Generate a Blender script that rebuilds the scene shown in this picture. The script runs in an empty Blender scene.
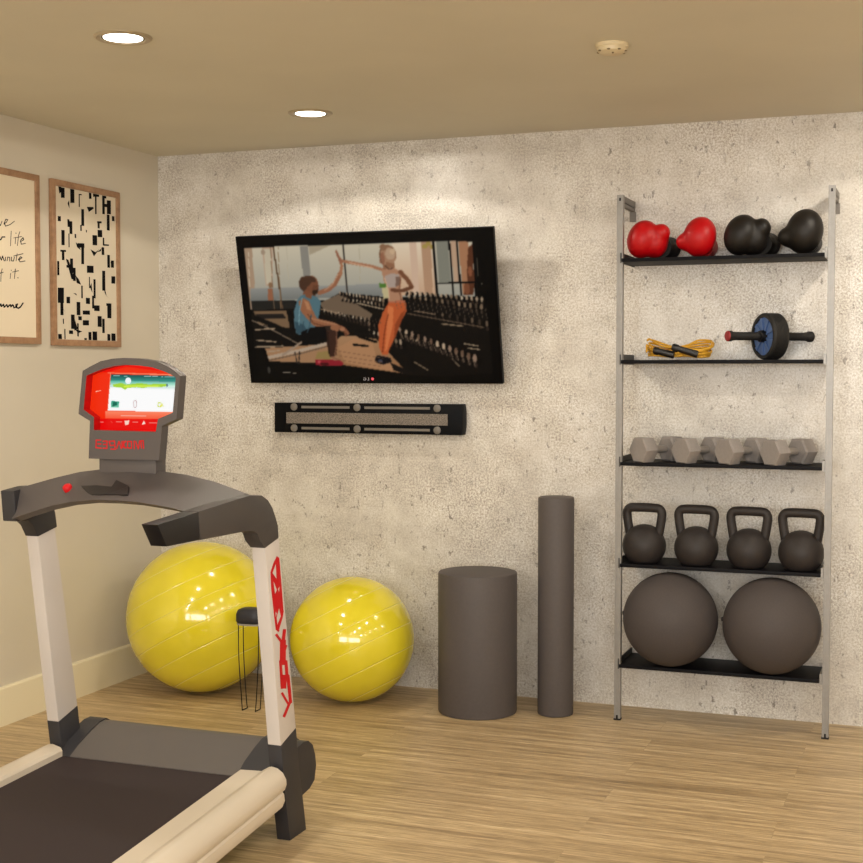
import bpy, bmesh, math, random
import numpy as np
from mathutils import Vector, Matrix
PI=math.pi
SPOT_W=24; SPILL_W=6.5; SPOT_C=(1,.91,.77); WORLD=14.; TV_E=1.0; CON_E=1.2; EXPO=-.33
# traced flat artwork: television picture, console display, poster and lettering, in their own planes
TVS=[["g","d6c8ab","a9a596",[[29,929],[943,926],[937,552],[30,566]]],["p","b89878",[[31,928],[62,929],[55,508],[29,509]]],["p","c9a68a",[[105,926],[148,926],[132,672],[103,667]]],["p","cfc0a2",[[110,917],[141,917],[128,684],[106,680]]],["p","958f82",[[257,924],[291,925],[289,705],[261,702]]],["p","b5a486",[[292,925],[382,924],[295,865]]],["e","b0977c",[106,894],8.8,18.3],["g","a19f96","7f8079",[[38,650],[614,664],[610,585],[33,566]]],["e","9a7350",[123,670],8.8,20.6],["p","a86a48",[[111,648],[131,647],[127,563],[105,563]]],["p","2b2925",[[35,566],[217,569],[214,506],[37,499]]],["k","6e5136",6.3,[[150,924],[158,683],[165,390]]],["k","9b7a56",2.5,[[170,925],[151,390]]],["k","8e6f50",2.5,[[139,925],[129,591],[130,426]]],["k","3e3730",5.1,[[431,926],[430,612]]],["g","ecd6b6","d6ab86",[[620,925],[777,925],[771,580],[617,585]]],["p","c29672",[[731,925],[768,925],[760,580],[729,581]]],["p","dcb89a",[[686,924],[713,924],[709,593],[685,594]]],["e","b59a4a",[757,911],10.1,13.8],["e","b59a4a",[771,892],10.1,13.8],["e","b59a4a",[743,894],10.1,13.8],["e","b59a4a",[808,903],10.1,13.8],["e","b59a4a",[823,889],10.1,13.8],["e","b59a4a",[797,882],10.1,13.8],["e","b59a4a",[819,916],10.1,13.8],["p","8d8b7a",[[786,924],[830,926],[830,660],[785,657]]],["p","c9a382",[[840,928],[860,926],[862,663],[842,659]]],["p","b98058",[[870,921],[906,919],[900,586],[872,583]]],["p","6b3a22",[[904,880],[918,897],[927,870],[917,761],[922,673],[910,575],[874,576],[893,653],[895,763]]],["e","9c5a38",[905,727],7.6,32.1],["e","8e5233",[889,620],11.4,36.7],["p","060607",[[921,927],[1012,930],[1011,383],[916,385]]],["k","0b0a0b",6.3,[[776,925],[776,568]]],["k","0b0a0b",6.3,[[835,926],[838,566]]],["k","0b0a0b",6.3,[[863,926],[866,565]]],["k","0b0a0b",6.3,[[929,922],[925,563]]],["k","0b0a0b",5.1,[[779,655],[929,658]]],["k","0b0a0b",3.8,[[865,922],[936,919]]],["k","a8977c",1.9,[[948,901],[943,562]]],["k","6e604d",1.9,[[935,891],[933,695]]],["p","15110f",[[37,504],[214,508],[336,556],[401,609],[583,575],[929,567],[979,384],[979,20],[5,15]]],["p","8a6a4a",[[42,495],[178,495],[185,378],[57,404]]],["p","2a2320",[[47,475],[162,477],[174,444],[59,442]]],["p","7e6750",[[314,543],[401,604],[523,463],[492,394],[332,491]]],["g","b98a5e","a87246",[[385,318],[441,321],[528,297],[645,60],[395,121],[354,140],[315,187]]],["p","b3845a",[[72,241],[348,269],[382,128],[241,140],[84,150]]],["p","c08a5c",[[440,303],[513,267],[522,174],[614,104],[659,60],[491,104],[396,139],[374,245]]],["p","1a1412",[[575,139],[666,69],[645,50],[586,88]]],["e","0b0909",[405,601],5.7,14.1],["e","b59a7c",[401,609],2.7,9.6],["e","3a2c24",[402,593],2.8,6.4],["e","0b0909",[418,595],5.9,14.8],["e","8e7459",[414,603],2.8,10.1],["e","3a2c24",[415,585],3.0,6.7],["e","0b0909",[431,593],6.2,15.5],["e","b59a7c",[427,601],2.9,10.6],["e","3a2c24",[428,583],3.1,7.0],["e","0b0909",[444,589],6.5,16.2],["e","d1bb9c",[440,598],3.1,11.0],["e","3a2c24",[441,579],3.2,7.3],["e","0b0909",[457,580],6.7,16.8],["e","b59a7c",[453,590],3.2,11.5],["e","3a2c24",[454,570],3.4,7.7],["e","0b0909",[470,579],7.0,17.5],["e","d1bb9c",[466,589],3.3,11.9],["e","3a2c24",[467,568],3.5,8.0],["e","0b0909",[483,574],7.3,18.2],["e","b59a7c",[479,584],3.5,12.4],["e","3a2c24",[480,562],3.6,8.3],["e","0b0909",[496,567],7.6,18.9],["e","8e7459",[491,578],3.6,12.9],["e","3a2c24",[492,555],3.8,8.6],["e","0b0909",[509,565],7.8,19.5],["e","b59a7c",[504,576],3.7,13.3],["e","3a2c24",[505,553],3.9,8.9],["e","0b0909",[522,558],8.1,20.2],["e","8e7459",[517,569],3.9,13.8],["e","3a2c24",[518,545],4.1,9.2],["e","0b0909",[535,554],8.4,20.9],["e","b59a7c",[530,565],4.0,14.3],["e","3a2c24",[531,541],4.2,9.5],["e","0b0909",[548,552],8.7,21.6],["e","8e7459",[543,564],4.1,14.7],["e","3a2c24",[544,539],4.3,9.8],["e","0b0909",[561,546],8.9,22.3],["e","d1bb9c",[556,558],4.2,15.2],["e","3a2c24",[557,532],4.5,10.1],["e","0b0909",[574,540],9.2,22.9],["e","8e7459",[568,552],4.4,15.6],["e","3a2c24",[569,525],4.6,10.4],["e","0b0909",[336,484],6.5,16.1],["e","d1bb9c",[332,493],3.1,11.0],["e","3a2c24",[333,473],3.2,7.3],["e","0b0909",[351,476],6.8,17.0],["e","8e7459",[346,486],3.2,11.6],["e","3a2c24",[347,465],3.4,7.7],["e","0b0909",[365,469],7.1,17.8],["e","b59a7c",[360,479],3.4,12.1],["e","3a2c24",[361,458],3.6,8.1],["e","0b0909",[379,464],7.5,18.7],["e","8e7459",[375,474],3.6,12.7],["e","3a2c24",[375,452],3.7,8.5],["e","0b0909",[394,458],7.8,19.5],["e","d1bb9c",[389,469],3.7,13.3],["e","3a2c24",[390,446],3.9,8.9],["e","0b0909",[408,448],8.2,20.3],["e","b59a7c",[403,460],3.9,13.9],["e","3a2c24",[404,435],4.1,9.2],["e","0b0909",[422,442],8.5,21.2],["e","d1bb9c",[417,453],4.0,14.4],["e","3a2c24",[418,428],4.2,9.6],["e","0b0909",[436,436],8.8,22.0],["e","8e7459",[431,448],4.2,15.0],["e","3a2c24",[432,422],4.4,10.0],["e","0b0909",[450,429],9.2,22.9],["e","d1bb9c",[445,442],4.4,15.6],["e","3a2c24",[446,415],4.6,10.4],["e","0b0909",[465,426],9.5,23.7],["e","8e7459",[459,439],4.5,16.2],["e","3a2c24",[460,411],4.8,10.8],["e","0b0909",[479,418],9.8,24.5],["e","8e7459",[473,431],4.7,16.7],["e","3a2c24",[474,402],4.9,11.2],["e","0b0909",[493,412],10.2,25.4],["e","b59a7c",[487,426],4.8,17.3],["e","3a2c24",[488,396],5.1,11.5],["e","0b0909",[507,406],10.5,26.2],["e","b59a7c",[501,421],5.0,17.9],["e","3a2c24",[502,390],5.3,11.9],["e","0b0909",[383,465],4.9,12.1],["e","8e7459",[380,472],2.3,8.3],["e","3a2c24",[380,457],2.4,5.5],["e","0b0909",[399,457],5.2,13.0],["e","8e7459",[396,464],2.5,8.9],["e","3a2c24",[396,448],2.6,5.9],["e","0b0909",[415,451],5.6,14.0],["e","d1bb9c",[412,459],2.7,9.5],["e","3a2c24",[412,442],2.8,6.4],["e","0b0909",[432,446],6.0,14.9],["e","8e7459",[428,454],2.8,10.2],["e","3a2c24",[429,436],3.0,6.8],["e","0b0909",[448,441],6.4,15.9],["e","d1bb9c",[444,450],3.0,10.8],["e","3a2c24",[445,431],3.2,7.2],["e","0b0909",[464,435],6.7,16.8],["e","8e7459",[460,445],3.2,11.5],["e","3a2c24",[461,424],3.4,7.6],["e","0b0909",[480,426],7.1,17.8],["e","d1bb9c",[476,436],3.4,12.1],["e","3a2c24",[477,415],3.6,8.1],["e","0b0909",[496,422],7.5,18.7],["e","8e7459",[492,432],3.6,12.8],["e","3a2c24",[493,410],3.8,8.5],["e","0b0909",[513,418],7.9,19.7],["e","8e7459",[508,429],3.7,13.4],["e","3a2c24",[509,405],3.9,8.9],["e","0b0909",[409,563],4.9,12.1],["e","8e7459",[406,569],2.3,8.3],["e","3a2c24",[406,555],2.4,5.5],["e","0b0909",[424,558],5.1,12.8],["e","b59a7c",[421,566],2.4,8.7],["e","3a2c24",[421,550],2.6,5.8],["e","0b0909",[439,552],5.4,13.5],["e","b59a7c",[435,560],2.6,9.2],["e","3a2c24",[436,544],2.7,6.1],["e","0b0909",[453,548],5.7,14.2],["e","d1bb9c",[450,556],2.7,9.7],["e","3a2c24",[451,539],2.8,6.4],["e","0b0909",[468,546],6.0,14.9],["e","d1bb9c",[465,554],2.8,10.1],["e","3a2c24",[465,536],3.0,6.8],["e","0b0909",[483,539],6.2,15.5],["e","b59a7c",[479,548],3.0,10.6],["e","3a2c24",[480,529],3.1,7.1],["e","0b0909",[498,537],6.5,16.2],["e","b59a7c",[494,546],3.1,11.1],["e","3a2c24",[495,526],3.3,7.4],["e","0b0909",[513,531],6.8,16.9],["e","b59a7c",[509,540],3.2,11.5],["e","3a2c24",[509,520],3.4,7.7],["e","0b0909",[527,527],7.1,17.6],["e","d1bb9c",[523,537],3.4,12.0],["e","3a2c24",[524,516],3.5,8.0],["e","0b0909",[542,522],7.3,18.3],["e","8e7459",[538,532],3.5,12.5],["e","3a2c24",[539,511],3.7,8.3],["e","0b0909",[557,515],7.6,19.0],["e","8e7459",[552,525],3.6,12.9],["e","3a2c24",[553,503],3.8,8.6],["e","0b0909",[572,513],7.9,19.7],["e","8e7459",[567,524],3.7,13.4],["e","3a2c24",[568,501],3.9,8.9],["e","0b0909",[661,596],6.5,16.1],["e","b59a7c",[658,605],3.1,11.0],["e","3a2c24",[658,586],3.2,7.3],["e","0b0909",[681,589],6.7,16.8],["e","8e7459",[677,599],3.2,11.4],["e","3a2c24",[678,579],3.4,7.6],["e","0b0909",[700,585],7.0,17.4],["e","d1bb9c",[696,594],3.3,11.9],["e","3a2c24",[697,574],3.5,7.9],["e","0b0909",[719,581],7.2,18.0],["e","b59a7c",[715,591],3.4,12.3],["e","3a2c24",[716,570],3.6,8.2],["e","0b0909",[739,579],7.5,18.7],["e","b59a7c",[734,589],3.6,12.7],["e","3a2c24",[735,567],3.7,8.5],["e","0b0909",[758,572],7.7,19.3],["e","8e7459",[753,582],3.7,13.1],["e","3a2c24",[754,560],3.9,8.8],["e","0b0909",[777,571],8.0,19.9],["e","8e7459",[772,582],3.8,13.6],["e","3a2c24",[773,559],4.0,9.1],["e","0b0909",[796,565],8.2,20.5],["e","b59a7c",[791,576],3.9,14.0],["e","3a2c24",[792,552],4.1,9.3],["e","0b0909",[815,562],8.5,21.2],["e","b59a7c",[810,573],4.0,14.4],["e","3a2c24",[811,549],4.2,9.6],["e","0b0909",[834,558],8.7,21.8],["e","8e7459",[829,569],4.2,14.9],["e","3a2c24",[830,544],4.4,9.9],["e","0b0909",[853,554],9.0,22.4],["e","8e7459",[848,566],4.3,15.3],["e","3a2c24",[849,541],4.5,10.2],["e","0b0909",[872,547],9.2,23.1],["e","d1bb9c",[867,559],4.4,15.7],["e","3a2c24",[868,532],4.6,10.5],["e","0b0909",[891,546],9.5,23.7],["e","b59a7c",[886,559],4.5,16.2],["e","3a2c24",[887,532],4.8,10.8],["e","0b0909",[910,541],9.8,24.3],["e","b59a7c",[904,554],4.6,16.6],["e","3a2c24",[906,526],4.9,11.1],["e","0b0909",[929,538],10.0,25.0],["e","b59a7c",[923,551],4.8,17.0],["e","3a2c24",[924,523],5.0,11.3],["e","0b0909",[947,534],10.3,25.6],["e","b59a7c",[941,548],4.9,17.4],["e","3a2c24",[943,519],5.1,11.6],["e","0b0909",[966,528],10.5,26.2],["e","b59a7c",[960,542],5.0,17.9],["e","3a2c24",[961,512],5.3,11.9],["e","0b0909",[674,562],7.3,18.2],["e","a98c6c",[669,572],3.5,12.4],["e","3a2c24",[670,551],3.6,8.3],["e","0b0909",[695,556],7.6,19.0],["e","8e7459",[690,567],3.6,12.9],["e","3a2c24",[691,544],3.8,8.6],["e","0b0909",[716,551],7.9,19.8],["e","8e7459",[711,561],3.8,13.5],["e","3a2c24",[712,538],4.0,9.0],["e","0b0909",[737,545],8.3,20.6],["e","a98c6c",[732,557],3.9,14.0],["e","3a2c24",[733,533],4.1,9.4],["e","0b0909",[758,538],8.6,21.4],["e","5a4838",[753,550],4.1,14.6],["e","3a2c24",[754,525],4.3,9.7],["e","0b0909",[779,531],8.9,22.2],["e","8e7459",[774,543],4.2,15.1],["e","3a2c24",[775,517],4.5,10.1],["e","0b0909",[800,525],9.2,23.0],["e","8e7459",[794,538],4.4,15.7],["e","3a2c24",[796,511],4.6,10.5],["e","0b0909",[821,519],9.6,23.8],["e","5a4838",[815,532],4.5,16.2],["e","3a2c24",[816,505],4.8,10.8],["e","0b0909",[841,515],9.9,24.6],["e","5a4838",[836,528],4.7,16.8],["e","3a2c24",[837,500],4.9,11.2],["e","0b0909",[862,507],10.2,25.4],["e","a98c6c",[856,521],4.8,17.3],["e","3a2c24",[858,491],5.1,11.6],["e","0b0909",[883,499],10.5,26.3],["e","8e7459",[877,513],5.0,17.9],["e","3a2c24",[878,483],5.3,11.9],["e","0b0909",[903,495],10.9,27.1],["e","8e7459",[897,509],5.2,18.5],["e","3a2c24",[899,478],5.4,12.3],["e","0b0909",[924,491],11.2,27.9],["e","5a4838",[918,506],5.3,19.0],["e","3a2c24",[919,474],5.6,12.7],["e","0b0909",[944,484],11.5,28.7],["e","8e7459",[938,499],5.5,19.6],["e","3a2c24",[939,466],5.8,13.0],["e","0b0909",[965,475],11.8,29.5],["e","5a4838",[958,491],5.6,20.1],["e","3a2c24",[960,457],5.9,13.4],["e","0b0909",[511,387],7.3,18.2],["e","8a6a50",[506,397],3.5,12.4],["e","3a2c24",[507,376],3.6,8.3],["e","0b0909",[531,378],7.6,19.0],["e","5e4838",[526,388],3.6,12.9],["e","3a2c24",[527,366],3.8,8.6],["e","0b0909",[551,365],7.9,19.8],["e","b39474",[546,375],3.8,13.5],["e","3a2c24",[547,352],4.0,9.0],["e","0b0909",[571,353],8.3,20.6],["e","b39474",[566,365],3.9,14.0],["e","3a2c24",[567,340],4.1,9.4],["e","0b0909",[590,340],8.6,21.4],["e","b39474",[585,352],4.1,14.6],["e","3a2c24",[586,326],4.3,9.7],["e","0b0909",[610,327],8.9,22.2],["e","5e4838",[605,340],4.2,15.1],["e","3a2c24",[606,313],4.5,10.1],["e","0b0909",[630,317],9.2,23.0],["e","5e4838",[625,330],4.4,15.7],["e","3a2c24",[626,303],4.6,10.5],["e","0b0909",[650,306],9.6,23.8],["e","b39474",[644,319],4.5,16.2],["e","3a2c24",[645,291],4.8,10.8],["e","0b0909",[669,291],9.9,24.6],["e","8a6a50",[663,304],4.7,16.8],["e","3a2c24",[665,275],4.9,11.2],["e","0b0909",[689,281],10.2,25.4],["e","b39474",[683,295],4.8,17.3],["e","3a2c24",[684,265],5.1,11.6],["e","0b0909",[709,269],10.5,26.3],["e","b39474",[702,283],5.0,17.9],["e","3a2c24",[704,252],5.3,11.9],["e","0b0909",[728,258],10.9,27.1],["e","5e4838",[722,272],5.2,18.5],["e","3a2c24",[723,241],5.4,12.3],["e","0b0909",[748,245],11.2,27.9],["e","b39474",[741,260],5.3,19.0],["e","3a2c24",[743,227],5.6,12.7],["e","0b0909",[767,232],11.5,28.7],["e","5e4838",[760,247],5.5,19.6],["e","3a2c24",[762,214],5.8,13.0],["e","0b0909",[787,222],11.8,29.5],["e","5e4838",[780,238],5.6,20.1],["e","3a2c24",[781,203],5.9,13.4],["e","0b0909",[606,360],9.7,24.2],["e","7c5c46",[600,374],4.6,16.5],["e","3a2c24",[601,345],4.9,11.0],["e","0b0909",[629,344],10.2,25.4],["e","a4836a",[623,358],4.8,17.3],["e","3a2c24",[625,328],5.1,11.5],["e","0b0909",[653,327],10.6,26.5],["e","c7a988",[647,341],5.1,18.1],["e","3a2c24",[648,310],5.3,12.1],["e","0b0909",[677,313],11.1,27.7],["e","a4836a",[670,328],5.3,18.9],["e","3a2c24",[672,296],5.6,12.6],["e","0b0909",[700,293],11.6,28.9],["e","7c5c46",[693,309],5.5,19.7],["e","3a2c24",[695,275],5.8,13.1],["e","0b0909",[724,277],12.0,30.0],["e","a4836a",[717,293],5.7,20.5],["e","3a2c24",[718,258],6.0,13.6],["e","0b0909",[747,261],12.5,31.2],["e","7c5c46",[740,278],5.9,21.3],["e","3a2c24",[742,241],6.3,14.2],["e","0b0909",[771,243],13.0,32.3],["e","c7a988",[763,261],6.2,22.1],["e","3a2c24",[765,222],6.5,14.7],["e","0b0909",[794,227],13.4,33.5],["e","c7a988",[786,246],6.4,22.8],["e","3a2c24",[788,206],6.7,15.2],["e","0b0909",[817,211],13.9,34.7],["e","a4836a",[809,230],6.6,23.6],["e","3a2c24",[811,189],7.0,15.8],["e","0b0909",[841,193],14.4,35.8],["e","7c5c46",[832,212],6.8,24.4],["e","3a2c24",[834,170],7.2,16.3],["e","0b0909",[864,177],14.8,37.0],["e","7c5c46",[855,197],7.0,25.2],["e","3a2c24",[857,153],7.4,16.8],["e","0b0909",[887,160],15.3,38.2],["e","7c5c46",[878,180],7.3,26.0],["e","3a2c24",[880,136],7.7,17.3],["e","0b0909",[910,145],15.8,39.3],["e","a4836a",[901,166],7.5,26.8],["e","3a2c24",[903,120],7.9,17.9],["e","0b0909",[508,345],7.3,18.2],["e","8e7459",[504,355],3.5,12.4],["e","3a2c24",[505,333],3.6,8.3],["e","0b0909",[526,329],7.9,19.8],["e","d1bb9c",[521,340],3.8,13.5],["e","3a2c24",[522,316],4.0,9.0],["e","0b0909",[543,321],8.6,21.4],["e","b59a7c",[538,332],4.1,14.6],["e","3a2c24",[539,307],4.3,9.7],["e","0b0909",[560,308],9.2,23.0],["e","d1bb9c",[555,320],4.4,15.7],["e","3a2c24",[556,293],4.6,10.5],["e","0b0909",[577,295],9.9,24.6],["e","d1bb9c",[572,308],4.7,16.8],["e","3a2c24",[573,279],4.9,11.2],["e","0b0909",[595,280],10.5,26.3],["e","8e7459",[588,295],5.0,17.9],["e","3a2c24",[590,264],5.3,11.9],["e","0b0909",[612,268],11.2,27.9],["e","8e7459",[605,283],5.3,19.0],["e","3a2c24",[606,250],5.6,12.7],["e","0b0909",[629,260],11.8,29.5],["e","b59a7c",[622,276],5.6,20.1],["e","3a2c24",[623,241],5.9,13.4],["e","0b0909",[767,450],7.3,18.2],["e","4a3a2e",[763,460],3.5,12.4],["e","3a2c24",[764,439],3.6,8.3],["e","0b0909",[795,441],7.9,19.8],["e","7a624c",[791,451],3.8,13.5],["e","3a2c24",[792,428],4.0,9.0],["e","0b0909",[823,429],8.6,21.4],["e","4a3a2e",[818,441],4.1,14.6],["e","3a2c24",[819,416],4.3,9.7],["e","0b0909",[851,421],9.2,23.0],["e","4a3a2e",[846,434],4.4,15.7],["e","3a2c24",[847,407],4.6,10.5],["e","0b0909",[879,407],9.9,24.6],["e","4a3a2e",[873,420],4.7,16.8],["e","3a2c24",[874,392],4.9,11.2],["e","0b0909",[906,399],10.5,26.3],["e","7a624c",[900,413],5.0,17.9],["e","3a2c24",[902,382],5.3,11.9],["e","0b0909",[934,386],11.2,27.9],["e","4a3a2e",[927,401],5.3,19.0],["e","3a2c24",[929,368],5.6,12.7],["e","0b0909",[961,374],11.8,29.5],["e","7a624c",[954,390],5.6,20.1],["e","3a2c24",[956,356],5.9,13.4],["k","c9ad88",3.8,[[466,538],[565,496]]],["k","b0906e",3.8,[[319,503],[400,466]]],["k","7a6048",3.8,[[658,464],[941,367]]],["k","9f8062",3.8,[[685,481],[763,456]]],["k","a48766",5.1,[[786,393],[864,377]]],["k","b4946f",3.8,[[669,143],[720,88]]],["k","c9aa84",3.8,[[866,262],[917,246]]],["k","c9aa84",3.8,[[877,233],[922,223]]],["k","a5896a",3.8,[[816,161],[840,115]]],["k","0d0b0b",7.6,[[436,361],[517,343]]],["k","0d0b0b",7.6,[[437,261],[492,251]]],["k","070606",8.8,[[461,314],[527,278]]],["k","b79a79",5.1,[[40,369],[142,378]]],["k","b79a79",5.1,[[42,297],[121,284]]],["k","b79a79",5.1,[[32,249],[148,255]]],["k","b79a79",5.1,[[59,213],[132,224]]],["k","14110f",17.7,[[31,462],[128,391],[234,297]]],["k","a58a6e",3.8,[[32,433],[112,367],[214,268]]],["k","bfa58a",12.6,[[53,165],[218,223],[337,272]]],["k","6e5a48",3.8,[[52,145],[217,202],[335,253]]],["k","a98e74",7.6,[[229,282],[144,193]]],["k","4b3c30",5.1,[[196,212],[199,140]]],["k","3a2e26",5.1,[[215,216],[207,131]]],["p","a3864a",[[288,211],[334,222],[339,159],[277,168]]],["p","0a0909",[[18,141],[255,128],[423,111],[645,55],[772,46],[981,69],[994,15],[5,10]]],["p","0a0909",[[20,237],[75,232],[93,68],[17,20]]],["k","c7b49a",2.5,[[137,73],[191,68]]],["e","4a443c",[80,88],6.3,22.9],["e","8e5638",[278,613],17.7,32.1],["p","8e5638",[[254,637],[299,636],[303,571],[253,568]]],["k","a96c4a",16.4,[[318,612],[357,633],[384,669],[409,737]]],["k","b97c56",11.4,[[409,730],[418,786],[412,832]]],["k","a4684a",7.6,[[413,809],[406,866],[401,884]]],["p","587c85",[[240,592],[269,609],[303,589],[322,556],[311,468],[282,352],[270,329],[210,335],[204,401],[209,495],[224,559]]],["p","3b5a66",[[207,424],[243,400],[264,334],[210,335]]],["e","8a5336",[290,673],27.8,55.0],["p","5a3a28",[[240,691],[253,721],[283,729],[306,714],[310,686],[290,682],[272,651],[256,619],[241,652]]],["p","7b4a30",[[298,666],[320,663],[314,617],[299,594],[286,618]]],["p","3e2719",[[290,627],[315,635],[311,608],[293,594]]],["p","8e5638",[[261,614],[289,608],[284,571],[262,586]]],["p","a96a45",[[230,559],[253,579],[275,558],[283,504],[299,441],[364,414],[409,378],[410,350],[367,369],[282,390],[254,451],[237,489]]],["p","c48659",[[253,568],[271,549],[279,493],[263,502]]],["p","0c0c10",[[228,348],[273,381],[351,388],[366,346],[321,300],[248,259],[227,273]]],["p","3b2a22",[[327,391],[382,388],[380,350],[335,347]]],["p","a96c46",[[352,393],[389,387],[380,350],[350,363]]],["k","9a5e3d",11.4,[[388,374],[411,359],[418,336]]],["k","8b5234",6.3,[[403,359],[409,322]]],["p","4b2c20",[[333,356],[377,355],[373,280],[363,187],[337,177],[330,258]]],["k","8e5c40",5.1,[[373,351],[370,269],[357,187]]],["k","a06a4a",7.6,[[345,177],[376,154]]],["p","a51f2c",[[277,159],[314,163],[377,154],[389,135],[381,116],[277,121]]],["e","5e1018",[312,130],17.7,11.5],["e","d04a50",[291,145],7.6,9.2],["k","7ea3a8",3.8,[[248,582],[231,494],[223,400]]],["k","3b5a66",3.8,[[278,469],[268,399],[254,348]]],["k","324d58",2.5,[[244,423],[234,353]]],["k","c99470",3.8,[[340,627],[375,665],[401,732]]],["k","c48a62",3.8,[[276,441],[328,417],[377,397]]],["k","6e3f28",3.8,[[264,470],[283,408],[326,389]]],["e","b97c56",[397,364],10.1,13.8],["k","2a1a14",3.8,[[338,346],[335,199]]],["k","e0d4b4",2.5,[[46,897],[36,665]]],["k","c4b79a",2.5,[[204,921],[199,705]]],["k","bcae90",2.5,[[493,917],[485,674]]],["p","a4704e",[[582,823],[621,821],[624,736],[577,733]]],["e","9d7150",[600,849],32.8,64.2],["k","b87c58",11.4,[[422,818],[486,794],[539,776],[578,751]]],["k","a4684a",6.3,[[422,813],[405,855],[401,882]]],["e","b98a66",[600,840],30.3,59.6],["e","9d7150",[585,899],13.9,20.6],["e","c9a482",[610,855],19.0,39.0],["p","a86f50",[[570,857],[584,867],[589,811],[580,783],[567,801]]],["p","a4704e",[[591,800],[615,799],[618,749],[583,747]]],["p","c08a66",[[573,752],[619,767],[649,730],[639,629],[645,546],[587,543],[588,620],[575,688]]],["p","b9a292",[[581,711],[606,728],[638,722],[641,668],[623,637],[591,638]]],["p","8a6a58",[[623,709],[642,703],[637,652],[621,641]]],["k","8a5638",16.4,[[644,735],[668,684],[682,639]]],["k","7a4a30",12.6,[[681,634],[645,613],[606,619]]],["p","cdbd8a",[[565,644],[591,638],[593,570],[571,562]]],["p","5c8a35",[[559,666],[585,665],[583,638],[559,639]]],["p","c96f4a",[[589,547],[654,550],[654,527],[587,529]]],["p","d2602c",[[586,534],[656,536],[656,482],[634,419],[608,323],[576,227],[569,190],[547,190],[537,243],[541,393],[562,473]]],["p","ea7c40",[[585,520],[606,506],[598,392],[569,232],[557,209],[573,370]]],["k","8e3a18",3.8,[[583,461],[563,347],[549,213]]],["p","a8481f",[[631,460],[654,496],[634,419],[596,289],[606,392]]],["p","b07850",[[548,195],[569,194],[563,167],[544,171]]],["p","17141a",[[526,190],[550,181],[579,171],[581,143],[547,125],[520,139],[516,162]]],["e","4a4a58",[537,148],10.1,11.5],["k","dfae88",3.8,[[449,807],[491,787],[539,767]]],["k","e0b48e",3.8,[[581,697],[591,624],[593,561]]],["k","8a583c",3.8,[[642,694],[633,618],[638,555]]],["k","6b4632",3.8,[[587,778],[600,755],[616,763]]],["k","7a5a40",2.5,[[574,886],[569,835],[575,796]]],["e","d8b48c",[619,870],10.1,18.3],["k","6e5a48",1.9,[[615,547],[621,501]]],["k","6e5a48",1.9,[[632,543],[638,497]]],["k","6e5a48",1.9,[[649,540],[655,493]]],["k","6e5a48",1.9,[[666,536],[672,489]]],["k","6e5a48",1.9,[[683,533],[689,485]]],["k","6e5a48",1.9,[[700,529],[706,481]]],["k","6e5a48",1.9,[[717,526],[723,477]]],["k","6e5a48",1.9,[[734,522],[740,473]]],["k","6e5a48",1.9,[[751,519],[757,469]]],["k","6e5a48",1.9,[[768,515],[774,465]]],["k","6e5a48",1.9,[[785,512],[791,461]]],["k","6e5a48",1.9,[[802,508],[807,457]]],["k","6e5a48",1.9,[[818,505],[824,453]]],["k","6e5a48",1.9,[[835,502],[841,449]]],["k","6e5a48",1.9,[[852,498],[857,445]]],["k","6e5a48",1.9,[[868,495],[874,441]]],["k","6e5a48",1.9,[[885,491],[891,437]]],["k","6e5a48",1.9,[[902,488],[907,433]]],["k","6e5a48",1.9,[[918,485],[924,430]]],["k","6e5a48",1.9,[[935,481],[940,426]]],["k","6e5a48",1.9,[[951,478],[957,422]]],["k","6e5a48",1.9,[[968,475],[973,418]]],["k","9a7e62",2.5,[[625,341],[634,295]]],["k","9a7e62",2.5,[[646,328],[654,281]]],["k","9a7e62",2.5,[[667,314],[675,267]]],["k","9a7e62",2.5,[[687,301],[696,253]]],["k","9a7e62",2.5,[[708,287],[716,238]]],["k","9a7e62",2.5,[[729,274],[737,224]]],["k","9a7e62",2.5,[[749,260],[757,210]]],["k","9a7e62",2.5,[[770,247],[778,196]]],["k","9a7e62",2.5,[[790,234],[798,182]]],["k","9a7e62",2.5,[[810,220],[819,168]]],["k","9a7e62",2.5,[[831,207],[839,154]]],["k","9a7e62",2.5,[[851,194],[859,140]]],["k","9a7e62",2.5,[[871,181],[880,126]]],["k","9a7e62",2.5,[[892,167],[900,112]]],["k","5e4c3c",1.9,[[414,466],[418,438]]],["k","5e4c3c",1.9,[[429,461],[433,434]]],["k","5e4c3c",1.9,[[444,457],[448,429]]],["k","5e4c3c",1.9,[[459,453],[463,425]]],["k","5e4c3c",1.9,[[473,449],[477,421]]],["k","5e4c3c",1.9,[[488,445],[492,417]]],["k","5e4c3c",1.9,[[503,441],[507,413]]],["k","5e4c3c",1.9,[[518,436],[522,409]]],["k","5e4c3c",1.9,[[532,432],[537,405]]],["k","5e4c3c",1.9,[[547,428],[551,400]]],["k","8e6444",1.5,[[359,222],[549,169]]],["k","8e6444",1.5,[[357,191],[548,139]]],["k","8e6444",1.5,[[356,163],[546,111]]],["p","050507",[[-2,1000],[999,1006],[995,918],[809,927],[626,925],[398,923],[218,931],[119,926],[29,926],[34,998]]],["p","050507",[[930,922],[1014,973],[999,6],[966,6],[960,384]]],["p","050507",[[-2,1000],[29,929],[31,405],[28,15],[-2,-5]]]]
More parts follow.
